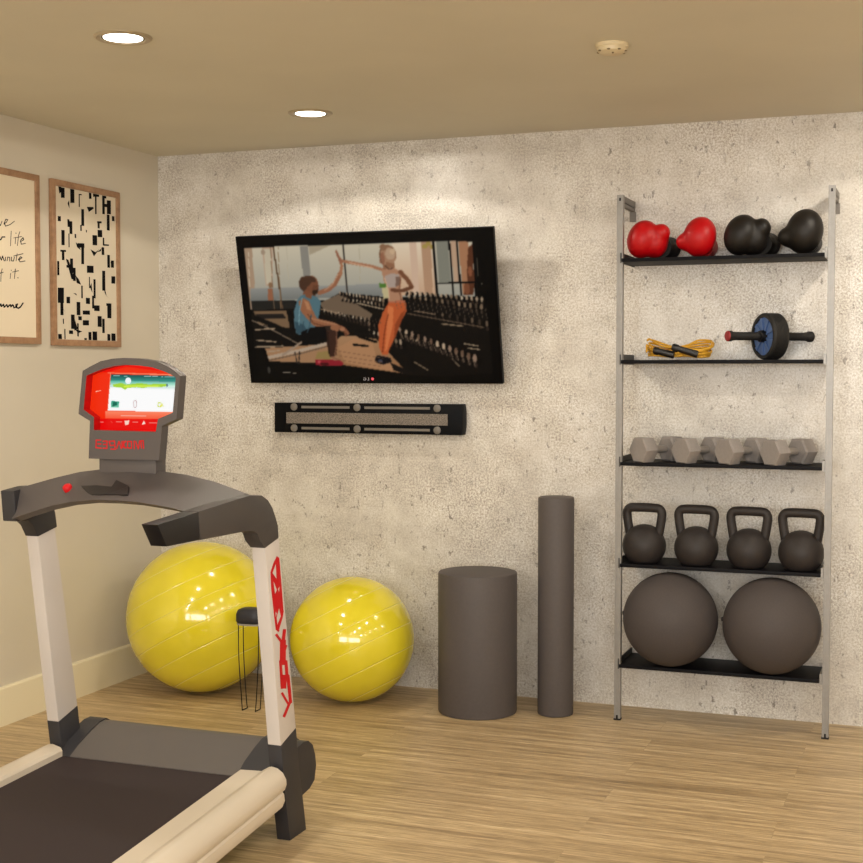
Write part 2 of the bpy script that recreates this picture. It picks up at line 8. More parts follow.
CS=[["p","f52c08",[[-69,1017],[997,1013],[992,79],[-78,50]]],["p","ee0d05",[[81,854],[208,850],[375,917],[761,854],[950,829],[950,1013],[22,1017]]],["g","ff6a48","ffa07c",[[197,850],[856,829],[856,813],[203,838]]],["g","ff8a66","fb5a3a",[[175,387],[814,387],[775,296],[175,296]]],["k","ffd8c8",3.4,[[322,333],[556,333]]],["p","ea0505",[[75,292],[775,296],[775,75],[72,54]]],["k","ff5a48",2.6,[[258,287],[258,146]]],["k","ff5a48",2.6,[[411,292],[411,150]]],["k","ff5a48",2.6,[[564,296],[564,154]]],["k","ffc0b0",4.3,[[114,254],[158,254]]],["k","ffc0b0",4.3,[[275,258],[331,258]]],["k","ffc0b0",4.3,[[428,258],[478,258]]],["k","ffc0b0",4.3,[[581,254],[653,254]]],["k","ff9a80",3.4,[[225,267],[242,242]]],["p","ffd9c8",[[353,271],[400,279],[392,229],[361,217]]],["p","ffe8d8",[[533,279],[550,238],[514,229]]],["k","ffe0d0",7.7,[[667,283],[664,233]]],["k","ffe8d0",6.0,[[86,617],[108,625]]],["k","ffe8d0",4.3,[[114,625],[136,633]]],["k","ffb090",4.3,[[228,842],[197,392]]],["g","0a4e50","f6fffb",[[233,829],[844,808],[822,646],[219,671]]],["p","ffffff",[[219,671],[822,646],[803,383],[200,392]]],["g","4fb39a","e8fff0",[[228,754],[833,729],[825,675],[222,683]]],["g","0b4a4c","3a9c8c",[[233,829],[844,808],[836,738],[228,754]]],["e","f4fbff",[392,750],27.2,38.3],["p","a8d83c",[[247,704],[325,725],[375,704],[461,717],[511,721],[586,708],[664,717],[750,713],[758,692],[703,679],[567,675],[531,663],[472,675],[383,663],[364,642],[325,671],[256,675]]],["p","d4f04a",[[344,692],[492,696],[703,692],[664,679],[472,679],[356,671]]],["k","c8f0e8",3.4,[[253,813],[317,808]]],["k","c8f0e8",3.4,[[339,808],[386,804]]],["k","d8f4ee",3.4,[[542,804],[603,804]]],["k","d8f4ee",3.4,[[614,804],[714,800]]],["k","b8e4dc",3.4,[[728,800],[817,796]]],["k","3a5a80",4.3,[[742,708],[753,708],[744,696],[756,692],[744,679]]],["g","2f9c80","7fd0b0",[[231,508],[306,504],[303,429],[228,429]]],["p","0f6a54",[[247,492],[281,500],[289,458],[239,437]]],["k","b08a8a",4.3,[[442,508],[461,517],[469,496],[467,442],[453,429],[442,437],[439,492],[442,508]]],["k","c8d84a",6.8,[[692,488],[667,492],[664,450],[686,442]]],["k","d8e050",5.1,[[700,483],[714,446]]],["e","e8e850",[694,458],8.5,15.3]]
HAND=[[[-1.171,1.976],[-1.167,1.977],[-1.158,1.963],[-1.162,1.962]],[[-1.159,1.962],[-1.163,1.963],[-1.152,1.983],[-1.148,1.982]],[[-1.139,1.97],[-1.142,1.973],[-1.125,1.982],[-1.122,1.98]],[[-1.123,1.979],[-1.127,1.98],[-1.117,1.993],[-1.113,1.992]],[[-1.113,1.993],[-1.115,1.99],[-1.128,1.991],[-1.127,1.994]],[[-1.128,1.994],[-1.123,1.993],[-1.136,1.975],[-1.14,1.976]],[[-1.14,1.976],[-1.135,1.978],[-1.126,1.965],[-1.131,1.963]],[[-1.13,1.963],[-1.131,1.966],[-1.103,1.975],[-1.101,1.972]],[[-1.103,1.971],[-1.106,1.973],[-1.075,1.991],[-1.072,1.989]],[[-1.171,1.904],[-1.173,1.909],[-1.157,1.914],[-1.154,1.909]],[[-1.155,1.909],[-1.162,1.91],[-1.153,1.923],[-1.147,1.922]],[[-1.153,1.918],[-1.153,1.923],[-1.132,1.925],[-1.132,1.92]],[[-1.097,1.95],[-1.093,1.95],[-1.099,1.89],[-1.103,1.889]],[[-1.07,1.928],[-1.066,1.928],[-1.07,1.9],[-1.074,1.9]],[[-1.069,1.945],[-1.064,1.946],[-1.063,1.941],[-1.067,1.941]],[[-1.043,1.953],[-1.039,1.952],[-1.049,1.934],[-1.053,1.934]],[[-1.052,1.936],[-1.048,1.936],[-1.056,1.894],[-1.06,1.894]],[[-1.082,1.922],[-1.082,1.924],[-1.03,1.935],[-1.029,1.932]],[[-1.04,1.91],[-1.043,1.912],[-1.018,1.924],[-1.015,1.921]],[[-1.015,1.922],[-1.02,1.92],[-1.025,1.93],[-1.02,1.932]],[[-1.023,1.932],[-1.019,1.93],[-1.037,1.916],[-1.041,1.918]],[[-1.04,1.918],[-1.035,1.919],[-1.031,1.902],[-1.036,1.901]],[[-1.035,1.901],[-1.035,1.904],[-1.006,1.91],[-1.005,1.907]],[[-1.169,1.824],[-1.175,1.824],[-1.17,1.847],[-1.164,1.846]],[[-1.171,1.845],[-1.165,1.847],[-1.154,1.83],[-1.159,1.828]],[[-1.155,1.829],[-1.16,1.829],[-1.153,1.848],[-1.147,1.848]],[[-1.154,1.847],[-1.148,1.849],[-1.137,1.828],[-1.143,1.827]],[[-1.134,1.845],[-1.129,1.845],[-1.132,1.828],[-1.137,1.828]],[[-1.121,1.829],[-1.126,1.829],[-1.121,1.846],[-1.116,1.846]],[[-1.121,1.844],[-1.12,1.847],[-1.104,1.846],[-1.105,1.843]],[[-1.109,1.846],[-1.104,1.846],[-1.104,1.829],[-1.109,1.829]],[[-1.098,1.848],[-1.093,1.848],[-1.093,1.831],[-1.098,1.831]],[[-1.097,1.83],[-1.097,1.833],[-1.081,1.835],[-1.081,1.831]],[[-1.081,1.832],[-1.086,1.832],[-1.08,1.849],[-1.075,1.849]],[[-1.062,1.864],[-1.058,1.864],[-1.066,1.833],[-1.07,1.833]],[[-1.083,1.85],[-1.084,1.853],[-1.022,1.868],[-1.021,1.865]],[[-1.05,1.837],[-1.053,1.84],[-1.03,1.851],[-1.027,1.849]],[[-1.027,1.85],[-1.031,1.847],[-1.042,1.852],[-1.039,1.855]],[[-1.04,1.855],[-1.036,1.853],[-1.051,1.839],[-1.056,1.841]],[[-1.056,1.84],[-1.051,1.843],[-1.038,1.832],[-1.043,1.83]],[[-1.043,1.83],[-1.044,1.833],[-1.01,1.84],[-1.008,1.837]],[[-1.155,1.798],[-1.151,1.798],[-1.159,1.779],[-1.163,1.779]],[[-1.162,1.781],[-1.158,1.781],[-1.161,1.746],[-1.165,1.746]],[[-1.174,1.776],[-1.175,1.779],[-1.147,1.785],[-1.146,1.782]],[[-1.104,1.784],[-1.1,1.784],[-1.104,1.761],[-1.108,1.761]],[[-1.101,1.796],[-1.097,1.797],[-1.095,1.793],[-1.099,1.792]],[[-1.075,1.803],[-1.07,1.803],[-1.078,1.762],[-1.082,1.762]],[[-1.093,1.787],[-1.094,1.789],[-1.052,1.798],[-1.051,1.795]],[[-1.062,1.768],[-1.057,1.771],[-1.053,1.767],[-1.058,1.765]],[[-1.174,1.646],[-1.181,1.649],[-1.167,1.662],[-1.16,1.659]],[[-1.17,1.66],[-1.162,1.662],[-1.156,1.649],[-1.165,1.647]],[[-1.16,1.647],[-1.166,1.65],[-1.149,1.662],[-1.143,1.658]],[[-1.153,1.659],[-1.145,1.661],[-1.14,1.647],[-1.148,1.645]],[[-1.143,1.645],[-1.149,1.648],[-1.13,1.661],[-1.124,1.658]],[[-1.134,1.658],[-1.126,1.661],[-1.118,1.649],[-1.126,1.646]],[[-1.121,1.646],[-1.128,1.649],[-1.116,1.659],[-1.109,1.656]],[[-1.115,1.653],[-1.119,1.658],[-1.105,1.662],[-1.102,1.658]],[[-1.11,1.66],[-1.102,1.661],[-1.099,1.65],[-1.108,1.649]],[[-1.103,1.648],[-1.109,1.652],[-1.092,1.663],[-1.086,1.659]],[[-1.094,1.658],[-1.085,1.66],[-1.08,1.647],[-1.088,1.645]],[[-1.085,1.645],[-1.089,1.649],[-1.069,1.656],[-1.065,1.651]],[[-1.066,1.65],[-1.074,1.652],[-1.066,1.666],[-1.058,1.665]],[[-1.062,1.667],[-1.058,1.662],[-1.072,1.657],[-1.076,1.662]],[[-1.075,1.663],[-1.067,1.662],[-1.07,1.649],[-1.078,1.65]],[[-1.078,1.649],[-1.075,1.654],[-1.052,1.65],[-1.056,1.644]],[[-1.056,1.644],[-1.061,1.649],[-1.043,1.657],[-1.039,1.652]],[[-1.041,1.651],[-1.048,1.654],[-1.03,1.672],[-1.022,1.67]]]
ART=[[[-0.769,2.16],[-0.743,2.162],[-0.743,2.12],[-0.769,2.118]],[[-0.704,2.164],[-0.675,2.167],[-0.675,2.107],[-0.704,2.104]],[[-0.644,2.148],[-0.637,2.148],[-0.637,2.094],[-0.645,2.094]],[[-0.644,2.149],[-0.622,2.15],[-0.622,2.145],[-0.644,2.144]],[[-0.57,2.164],[-0.552,2.165],[-0.551,2.138],[-0.57,2.137]],[[-0.54,2.166],[-0.495,2.17],[-0.494,2.154],[-0.54,2.149]],[[-0.472,2.171],[-0.441,2.173],[-0.44,2.153],[-0.471,2.151]],[[-0.526,2.151],[-0.514,2.151],[-0.515,2.077],[-0.526,2.076]],[[-0.472,2.157],[-0.453,2.159],[-0.453,2.083],[-0.472,2.082]],[[-0.437,2.146],[-0.406,2.148],[-0.406,2.088],[-0.437,2.086]],[[-0.461,2.128],[-0.434,2.13],[-0.433,2.116],[-0.46,2.114]],[[-0.627,2.087],[-0.607,2.088],[-0.607,2.017],[-0.628,2.016]],[[-0.585,2.101],[-0.538,2.105],[-0.537,2.098],[-0.584,2.094]],[[-0.399,2.081],[-0.38,2.082],[-0.379,2.06],[-0.399,2.059]],[[-0.438,2.084],[-0.417,2.085],[-0.417,2.015],[-0.439,2.015]],[[-0.512,2.047],[-0.478,2.05],[-0.477,2.041],[-0.511,2.038]],[[-0.509,2.045],[-0.493,2.046],[-0.493,2.017],[-0.508,2.017]],[[-0.726,2.034],[-0.712,2.034],[-0.711,2.002],[-0.725,2.002]],[[-0.712,2.027],[-0.692,2.028],[-0.692,1.974],[-0.712,1.974]],[[-0.792,2.04],[-0.771,2.041],[-0.771,2.02],[-0.792,2.019]],[[-0.769,1.985],[-0.746,1.986],[-0.747,1.923],[-0.769,1.922]],[[-0.636,2.019],[-0.625,2.019],[-0.625,1.994],[-0.636,1.994]],[[-0.548,1.984],[-0.513,1.986],[-0.513,1.942],[-0.547,1.941]],[[-0.509,2.01],[-0.475,2.012],[-0.474,1.981],[-0.509,1.979]],[[-0.471,1.98],[-0.46,1.98],[-0.459,1.947],[-0.471,1.947]],[[-0.468,1.952],[-0.425,1.954],[-0.424,1.948],[-0.467,1.945]],[[-0.656,1.94],[-0.608,1.943],[-0.607,1.924],[-0.655,1.921]],[[-0.63,1.925],[-0.61,1.926],[-0.611,1.854],[-0.631,1.853]],[[-0.596,2.002],[-0.588,2.001],[-0.588,1.991],[-0.595,1.991]],[[-0.72,1.975],[-0.713,1.974],[-0.713,1.917],[-0.72,1.917]],[[-0.677,1.977],[-0.666,1.977],[-0.665,1.96],[-0.676,1.96]],[[-0.778,1.902],[-0.739,1.904],[-0.738,1.896],[-0.777,1.894]],[[-0.767,1.896],[-0.75,1.897],[-0.75,1.861],[-0.767,1.86]],[[-0.711,1.871],[-0.69,1.872],[-0.69,1.812],[-0.711,1.811]],[[-0.69,1.834],[-0.672,1.834],[-0.672,1.778],[-0.691,1.778]],[[-0.737,1.842],[-0.715,1.842],[-0.715,1.831],[-0.736,1.831]],[[-0.438,1.908],[-0.418,1.908],[-0.418,1.852],[-0.438,1.852]],[[-0.411,1.885],[-0.387,1.886],[-0.387,1.854],[-0.41,1.854]],[[-0.48,1.938],[-0.461,1.938],[-0.46,1.905],[-0.48,1.904]],[[-0.591,1.85],[-0.542,1.852],[-0.542,1.821],[-0.591,1.819]],[[-0.8,1.854],[-0.786,1.854],[-0.786,1.795],[-0.8,1.795]],[[-0.478,1.836],[-0.455,1.836],[-0.455,1.749],[-0.479,1.749]],[[-0.408,1.816],[-0.378,1.817],[-0.378,1.785],[-0.408,1.784]],[[-0.577,1.803],[-0.57,1.802],[-0.57,1.754],[-0.577,1.755]],[[-0.544,1.795],[-0.528,1.795],[-0.529,1.712],[-0.544,1.713]],[[-0.634,1.762],[-0.623,1.762],[-0.623,1.708],[-0.634,1.708]],[[-0.798,1.744],[-0.756,1.746],[-0.757,1.682],[-0.799,1.681]],[[-0.782,1.684],[-0.761,1.684],[-0.761,1.631],[-0.782,1.631]],[[-0.739,1.709],[-0.714,1.71],[-0.714,1.682],[-0.739,1.682]],[[-0.668,1.691],[-0.642,1.691],[-0.642,1.635],[-0.668,1.635]],[[-0.601,1.712],[-0.571,1.712],[-0.571,1.686],[-0.601,1.686]],[[-0.556,1.723],[-0.541,1.723],[-0.541,1.668],[-0.556,1.668]],[[-0.542,1.682],[-0.5,1.683],[-0.5,1.658],[-0.541,1.658]],[[-0.45,1.695],[-0.41,1.696],[-0.41,1.684],[-0.449,1.684]],[[-0.442,1.693],[-0.41,1.693],[-0.411,1.63],[-0.442,1.63]],[[-0.625,1.656],[-0.573,1.658],[-0.572,1.64],[-0.624,1.639]],[[-0.516,1.637],[-0.486,1.637],[-0.485,1.59],[-0.516,1.59]],[[-0.482,1.627],[-0.463,1.626],[-0.463,1.564],[-0.482,1.564]],[[-0.709,1.636],[-0.683,1.636],[-0.684,1.575],[-0.709,1.576]],[[-0.658,1.631],[-0.632,1.631],[-0.632,1.614],[-0.657,1.614]],[[-0.625,1.615],[-0.581,1.616],[-0.58,1.594],[-0.625,1.593]],[[-0.666,1.601],[-0.655,1.6],[-0.655,1.544],[-0.666,1.545]],[[-0.799,1.552],[-0.774,1.552],[-0.774,1.515],[-0.799,1.516]],[[-0.756,1.574],[-0.749,1.574],[-0.749,1.518],[-0.756,1.519]],[[-0.766,1.617],[-0.759,1.616],[-0.758,1.595],[-0.765,1.595]],[[-0.724,1.569],[-0.696,1.569],[-0.695,1.554],[-0.724,1.554]],[[-0.585,1.566],[-0.563,1.566],[-0.563,1.517],[-0.585,1.518]],[[-0.555,1.569],[-0.521,1.569],[-0.521,1.518],[-0.555,1.519]],[[-0.444,1.561],[-0.421,1.56],[-0.42,1.527],[-0.444,1.527]],[[-0.413,1.564],[-0.381,1.564],[-0.381,1.518],[-0.413,1.519]],[[-0.616,1.539],[-0.597,1.539],[-0.597,1.523],[-0.615,1.524]],[[-0.786,2.164],[-0.765,2.171],[-0.755,2.147],[-0.78,2.134]],[[-0.564,1.922],[-0.526,1.912],[-0.499,1.927],[-0.538,1.893]],[[-0.515,1.913],[-0.48,1.933],[-0.488,1.919]],[[-0.67,1.943],[-0.649,1.934],[-0.634,1.912],[-0.66,1.922]],[[-0.673,1.803],[-0.651,1.788],[-0.634,1.765],[-0.666,1.771]],[[-0.74,1.868],[-0.722,1.864],[-0.677,1.783],[-0.702,1.785]],[[-0.692,1.727],[-0.671,1.726],[-0.664,1.717]],[[-0.586,2.1],[-0.534,2.1],[-0.572,2.08]],[[-0.622,1.615],[-0.577,1.61],[-0.611,1.594]],[[-0.471,1.783],[-0.46,1.739],[-0.43,1.716],[-0.445,1.726]],[[-0.685,1.576],[-0.63,1.567],[-0.659,1.558]],[[-0.799,1.725],[-0.782,1.68],[-0.744,1.639],[-0.765,1.659]],[[-0.415,1.876],[-0.399,1.882],[-0.396,1.855]],[[-0.702,1.619],[-0.691,1.634],[-0.663,1.577],[-0.685,1.568]],[[-0.724,2.1],[-0.712,2.115],[-0.711,2.08]],[[-0.572,1.76],[-0.559,1.778],[-0.552,1.734]]]
LOGR=[[[-2.045,0.863],[-2.029,0.855],[-2.016,0.775],[-2.003,0.693],[-2.01,0.676],[-2.034,0.643],[-2.054,0.649],[-2.066,0.701],[-2.082,0.779],[-2.085,0.821],[-2.068,0.843]]]
LOGW=[[[-2.052,0.841],[-2.048,0.797],[-2.072,0.817]],[[-2.067,0.792],[-2.046,0.764],[-2.058,0.754]],[[-2.039,0.765],[-2.03,0.771],[-2.032,0.756]],[[-2.033,0.708],[-2.022,0.683],[-2.044,0.662],[-2.048,0.683]],[[-2.055,0.702],[-2.048,0.696],[-2.054,0.686]]]
LOG2=[[[-2.06,0.635],[-2.046,0.637],[-2.004,0.602],[-2.017,0.6]],[[-2.008,0.643],[-1.987,0.639],[-1.998,0.597],[-2.019,0.602]],[[-2.027,0.615],[-1.989,0.607],[-1.991,0.533],[-2.03,0.541]],[[-1.997,0.595],[-1.979,0.589],[-1.996,0.569],[-2.013,0.575]],[[-2.034,0.555],[-2.016,0.552],[-2.006,0.466],[-2.024,0.469]],[[-2.001,0.549],[-1.98,0.545],[-1.972,0.493],[-1.993,0.496]],[[-2.018,0.51],[-1.982,0.502],[-1.989,0.462],[-2.025,0.471]],[[-1.988,0.503],[-1.967,0.499],[-1.95,0.411],[-1.971,0.415]],[[-2.024,0.456],[-2.011,0.457],[-1.966,0.41],[-1.979,0.41]],[[-1.967,0.425],[-1.951,0.418],[-1.998,0.378],[-2.013,0.385]],[[-2.057,0.651],[-2.049,0.654],[-2.029,0.642],[-2.037,0.639]]]
CTX=[[[1.188,1.199],[1.172,1.199],[1.171,1.177],[1.189,1.176]],[[1.177,1.188],[1.188,1.188]],[[1.195,1.196],[1.209,1.197],[1.208,1.176],[1.195,1.176]],[[1.196,1.187],[1.207,1.187]],[[1.235,1.186],[1.22,1.184],[1.216,1.196],[1.234,1.198],[1.236,1.174],[1.221,1.174]],[[1.241,1.176],[1.249,1.197],[1.257,1.176]],[[1.259,1.197],[1.26,1.179]],[[1.264,1.198],[1.267,1.178]],[[1.272,1.198],[1.259,1.186],[1.273,1.178]],[[1.278,1.197],[1.291,1.197],[1.291,1.178],[1.277,1.179],[1.278,1.197]],[[1.3,1.199],[1.3,1.176]],[[1.305,1.198],[1.313,1.176]],[[1.314,1.178],[1.318,1.199],[1.33,1.2],[1.331,1.178]],[[1.322,1.198],[1.324,1.179]]]
def lin(c):
    return c/12.92 if c<=.04045 else ((c+.055)/1.055)**2.4
def hx(s):
    return tuple(lin(int(s[i:i+2],16)/255) for i in (0,2,4))
col=bpy.context.scene.collection
# ---------------------------------------------------------------- materials
MATS={}
def mat(name,color,rough=.5,metal=0.,spec=.5,coat=0.,emit=None,es=0.):
    if name in MATS: return MATS[name]
    m=bpy.data.materials.new(name); m.use_nodes=True
    b=m.node_tree.nodes['Principled BSDF']
    c=hx(color) if isinstance(color,str) else color
    b.inputs['Base Color'].default_value=(*c,1); b.inputs['Roughness'].default_value=rough
    b.inputs['Metallic'].default_value=metal; b.inputs['Specular IOR Level'].default_value=spec
    if coat: b.inputs['Coat Weight'].default_value=coat; b.inputs['Coat Roughness'].default_value=.05
    if emit:
        b.inputs['Emission Color'].default_value=(*(hx(emit) if isinstance(emit,str) else emit),1); b.inputs['Emission Strength'].default_value=es
    MATS[name]=m; return m
def nodes(m): return m.node_tree.nodes,m.node_tree.links,m.node_tree.nodes['Principled BSDF']
def noise(N,L,vec,scale,detail=4,rough=.5,vs=None):
    n=N.new('ShaderNodeTexNoise'); n.inputs['Scale'].default_value=scale; n.inputs['Detail'].default_value=detail; n.inputs['Roughness'].default_value=rough
    if vs:
        mp=N.new('ShaderNodeMapping'); mp.inputs['Scale'].default_value=vs; L.new(vec,mp.inputs['Vector']); L.new(mp.outputs[0],n.inputs['Vector'])
    else: L.new(vec,n.inputs['Vector'])
    return n.outputs['Fac']
def ramp(N,L,fac,stops):
    r=N.new('ShaderNodeValToRGB'); L.new(fac,r.inputs[0]); e=r.color_ramp.elements
    while len(e)<len(stops): e.new(.5)
    for i,(p,c) in enumerate(stops):
        e[i].position=p; e[i].color=(*c,1) if len(c)==3 else c
    return r.outputs['Color']
def mix(N,L,fac,a,b,mode='MIX'):
    m=N.new('ShaderNodeMix'); m.data_type='RGBA'; m.blend_type=mode
    for i,v in ((0,fac),(6,a),(7,b)):
        if isinstance(v,(int,float)): m.inputs[i].default_value=v
        elif isinstance(v,tuple): m.inputs[i].default_value=(*v,1)
        else: L.new(v,m.inputs[i])
    return m.outputs[2]
def bump(N,L,b,h,strength,dist):
    bp=N.new('ShaderNodeBump'); bp.inputs['Strength'].default_value=strength; bp.inputs['Distance'].default_value=dist
    L.new(h,bp.inputs['Height']); L.new(bp.outputs[0],b.inputs['Normal']); return bp
def objvec(N): return N.new('ShaderNodeTexCoord').outputs['Object']
def plaster():
    m=mat('pitted_plaster','cfc6b8',.22,spec=.5); N,L,b=nodes(m); v=objvec(N)
    big=noise(N,L,v,1.6,5,.55); base=ramp(N,L,big,[(.3,WALL_A),(.7,WALL_B)])
    mid=noise(N,L,v,7,7,.65); base=mix(N,L,.24,base,ramp(N,L,mid,[(.35,(.28,.25,.22)),(.65,(.95,.92,.88))]),'OVERLAY')
    fine=noise(N,L,v,125,2,.8); gr=ramp(N,L,noise(N,L,v,2.1,4,.6),[(.36,(.12,.12,.12)),(.64,(.44,.44,.44))]); base=mix(N,L,gr,base,ramp(N,L,fine,[(.38,(.06,.055,.05)),(.60,(1,1,1))]),'OVERLAY')
    pit=noise(N,L,v,1,5,.7,(34,34,22)); gate=noise(N,L,v,3.2,4,.6)
    pm=ramp(N,L,pit,[(.36,(1,1,1)),(.41,(0,0,0))]); gm=ramp(N,L,gate,[(.36,(.25,.25,.25)),(.56,(1,1,1))])
    f=mix(N,L,1.,pm,gm,'MULTIPLY')
    base=mix(N,L,mix(N,L,1.,f,(.8,.8,.8),'MULTIPLY'),base,(.17,.15,.13)); L.new(base,b.inputs['Base Color'])
    bump(N,L,b,mix(N,L,.35,fine,pm,'SUBTRACT'),.28,.003)
    return m
WALL_A=(.47,.445,.41); WALL_B=(.615,.585,.545)
def floor_mat():
    m=mat('oak_boards','b59a6e',.42,spec=.4); N,L,b=nodes(m); v=objvec(N)
    br=N.new('ShaderNodeTexBrick'); L.new(v,br.inputs['Vector'])
    br.inputs['Scale'].default_value=1; br.inputs['Brick Width'].default_value=1.5; br.inputs['Row Height'].default_value=.16
    br.inputs['Mortar Size'].default_value=.0008; br.inputs['Mortar Smooth'].default_value=.3
    br.inputs['Color1'].default_value=(.0,.0,.0,1); br.inputs['Color2'].default_value=(1,1,1,1); br.inputs['Mortar'].default_value=(.5,.5,.5,1)
    br.offset=.37
    off=N.new('ShaderNodeVectorMath'); off.operation='MULTIPLY_ADD'; L.new(br.outputs['Color'],off.inputs[0]); off.inputs[1].default_value=(3.1,7.7,0); L.new(v,off.inputs[2])
    g1=noise(N,L,off.outputs[0],1,6,.62,(1.1,34,1)); g2=noise(N,L,off.outputs[0],1,5,.7,(9,170,1)); g3=noise(N,L,off.outputs[0],1,3,.5,(.7,5,1))
    c=ramp(N,L,g1,[(.28,(.235,.168,.094)),(.5,(.40,.30,.172)),(.72,(.55,.43,.27))])
    kn=noise(N,L,v,1,3,.5,(3.2,17,1)); c=mix(N,L,ramp(N,L,kn,[(.24,(.55,.55,.55)),(.33,(0,0,0))]),c,(.16,.10,.06))
    c=mix(N,L,.55,c,ramp(N,L,g2,[(.3,(.15,.13,.1)),(.68,(1,1,1))]),'OVERLAY')
    c=mix(N,L,.35,c,ramp(N,L,g3,[(.3,(.3,.27,.22)),(.7,(.8,.8,.8))]),'OVERLAY')
    c=mix(N,L,.04,c,br.outputs['Color'],'OVERLAY')
    c=mix(N,L,mix(N,L,1.,br.outputs['Fac'],(.3,.3,.3),'MULTIPLY'),c,(.2,.14,.08))
    L.new(c,b.inputs['Base Color']); bump(N,L,b,g2,.12,.001)
    return m
def paint(name,color,rough=.55,amt=.04,scale=3):
    m=mat(name,color,rough); N,L,b=nodes(m); v=objvec(N); c=hx(color) if isinstance(color,str) else color
    L.new(ramp(N,L,noise(N,L,v,scale,3),[(.3,tuple(x*(1-amt) for x in c)),(.7,tuple(min(1,x*(1+amt)) for x in c))]),b.inputs['Base Color'])
    return m
def grain(name,color,rough,sc=90,amt=.15,bs=.2,bd=.001,coat=0,spec=.5,metal=0):
    m=mat(name,color,rough,coat=coat,spec=spec,metal=metal); N,L,b=nodes(m); v=objvec(N); c=hx(color) if isinstance(color,str) else color
    n=noise(N,L,v,sc,3)
    L.new(ramp(N,L,n,[(.3,tuple(x*(1-amt) for x in c)),(.7,tuple(min(1,x*(1+amt)) for x in c))]),b.inputs['Base Color'])
    if bs: bump(N,L,b,n,bs,bd)
    return m
def wood_frame():
    m=mat('oak_frame','9a6c46',.5); N,L,b=nodes(m); v=objvec(N)
    L.new(ramp(N,L,noise(N,L,v,1,4,.6,(30,30,30)),[(.3,(.27,.145,.075)),(.7,(.40,.235,.13))]),b.inputs['Base Color']); return m
def vcol(name,strength,rough=.35):
    m=mat(name,(0,0,0),rough,spec=.12); N,L,b=nodes(m)
    a=N.new('ShaderNodeVertexColor'); a.layer_name='picture'
    L.new(a.outputs['Color'],b.inputs['Emission Color']); b.inputs['Emission Strength'].default_value=strength
    return m
# ---------------------------------------------------------------- geometry helpers
def link(o,parent=None):
    col.objects.link(o)
    if parent is not None: o.parent=parent
    return o
def finish(bm,name,mats,parent=None,smooth=False,bevel=0,seg=2,auto=None,loc=None):
    bmesh.ops.remove_doubles(bm,verts=bm.verts,dist=1e-6)
    bmesh.ops.recalc_face_normals(bm,faces=bm.faces)
    if bevel:
        ed=[e for e in bm.edges if len(e.link_faces)==2 and e.calc_face_angle(0)>.5]
        bmesh.ops.bevel(bm,geom=ed,offset=bevel,segments=seg,affect='EDGES',profile=.6,clamp_overlap=True)
    me=bpy.data.meshes.new(name); bm.to_mesh(me); bm.free()
    if not isinstance(mats,(list,tuple)): mats=[mats]
    for m in mats: me.materials.append(m)
    if smooth or bevel or auto:
        for p in me.polygons: p.use_smooth=True
        me.set_sharp_from_angle(angle=math.radians(auto or (180 if smooth else 40)))
    o=bpy.data.objects.new(name,me)
    if loc is not None: o.location=loc
    return link(o,parent)
def bx(bm,a,b,mi=0):
    vs=[bm.verts.new((x,y,z)) for x in (a[0],b[0]) for y in (a[1],b[1]) for z in (a[2],b[2])]
    for f in ((0,1,3,2),(4,6,7,5),(0,4,5,1),(2,3,7,6),(0,2,6,4),(1,5,7,3)):
        bm.faces.new([vs[i] for i in f]).material_index=mi
def box(name,a,b,m,parent=None,bevel=0):
    bm=bmesh.new(); bx(bm,a,b); return finish(bm,name,m,parent,bevel=bevel)
def prism(bm,poly,axis,a,b,mi=0,poly2=None):
    """poly in the plane across axis ('x': (y,z), 'y': (x,z), 'z': (x,y))"""
    f={'x':lambda p,t:(t,p[0],p[1]),'y':lambda p,t:(p[0],t,p[1]),'z':lambda p,t:(p[0],p[1],t)}[axis]
    A=[bm.verts.new(f(p,a)) for p in poly]; B=[bm.verts.new(f(p,b)) for p in (poly2 or poly)]
    n=len(poly)
    for c in (A,B): bm.faces.new(c).material_index=mi
    for i in range(n): bm.faces.new([A[i],A[(i+1)%n],B[(i+1)%n],B[i]]).material_index=mi
def loft(bm,secs,cap=True,closed=False,mi=0):
    R=[[bm.verts.new(p) for p in s] for s in secs]; n=len(R[0])
    pairs=list(zip(R,R[1:]))+([(R[-1],R[0])] if closed else [])
    for A,B in pairs:
        for i in range(n): bm.faces.new([A[i],A[(i+1)%n],B[(i+1)%n],B[i]]).material_index=mi
    if cap and not closed:
        bm.faces.new(R[0]).material_index=mi; bm.faces.new(R[-1][::-1]).material_index=mi
def tube(bm,pts,r,n=12,closed=False,mi=0,cap=True):
    pts=[Vector(p) for p in pts]; N=len(pts); rs=r if isinstance(r,(list,tuple)) else [r]*N
    secs=[]; up=None
    for i,p in enumerate(pts):
        if closed: t=(pts[(i+1)%N]-pts[i-1]).normalized()
        else: t=(pts[min(i+1,N-1)]-pts[max(i-1,0)]).normalized()
        if up is None:
            up=Vector((0,0,1)) if abs(t.z)<.9 else Vector((1,0,0))
        u=(up-t*up.dot(t)).normalized(); up=u; w=t.cross(u)
        secs.append([p+(u*math.cos(2*PI*k/n)+w*math.sin(2*PI*k/n))*rs[i] for k in range(n)])
    loft(bm,secs,cap,closed,mi)
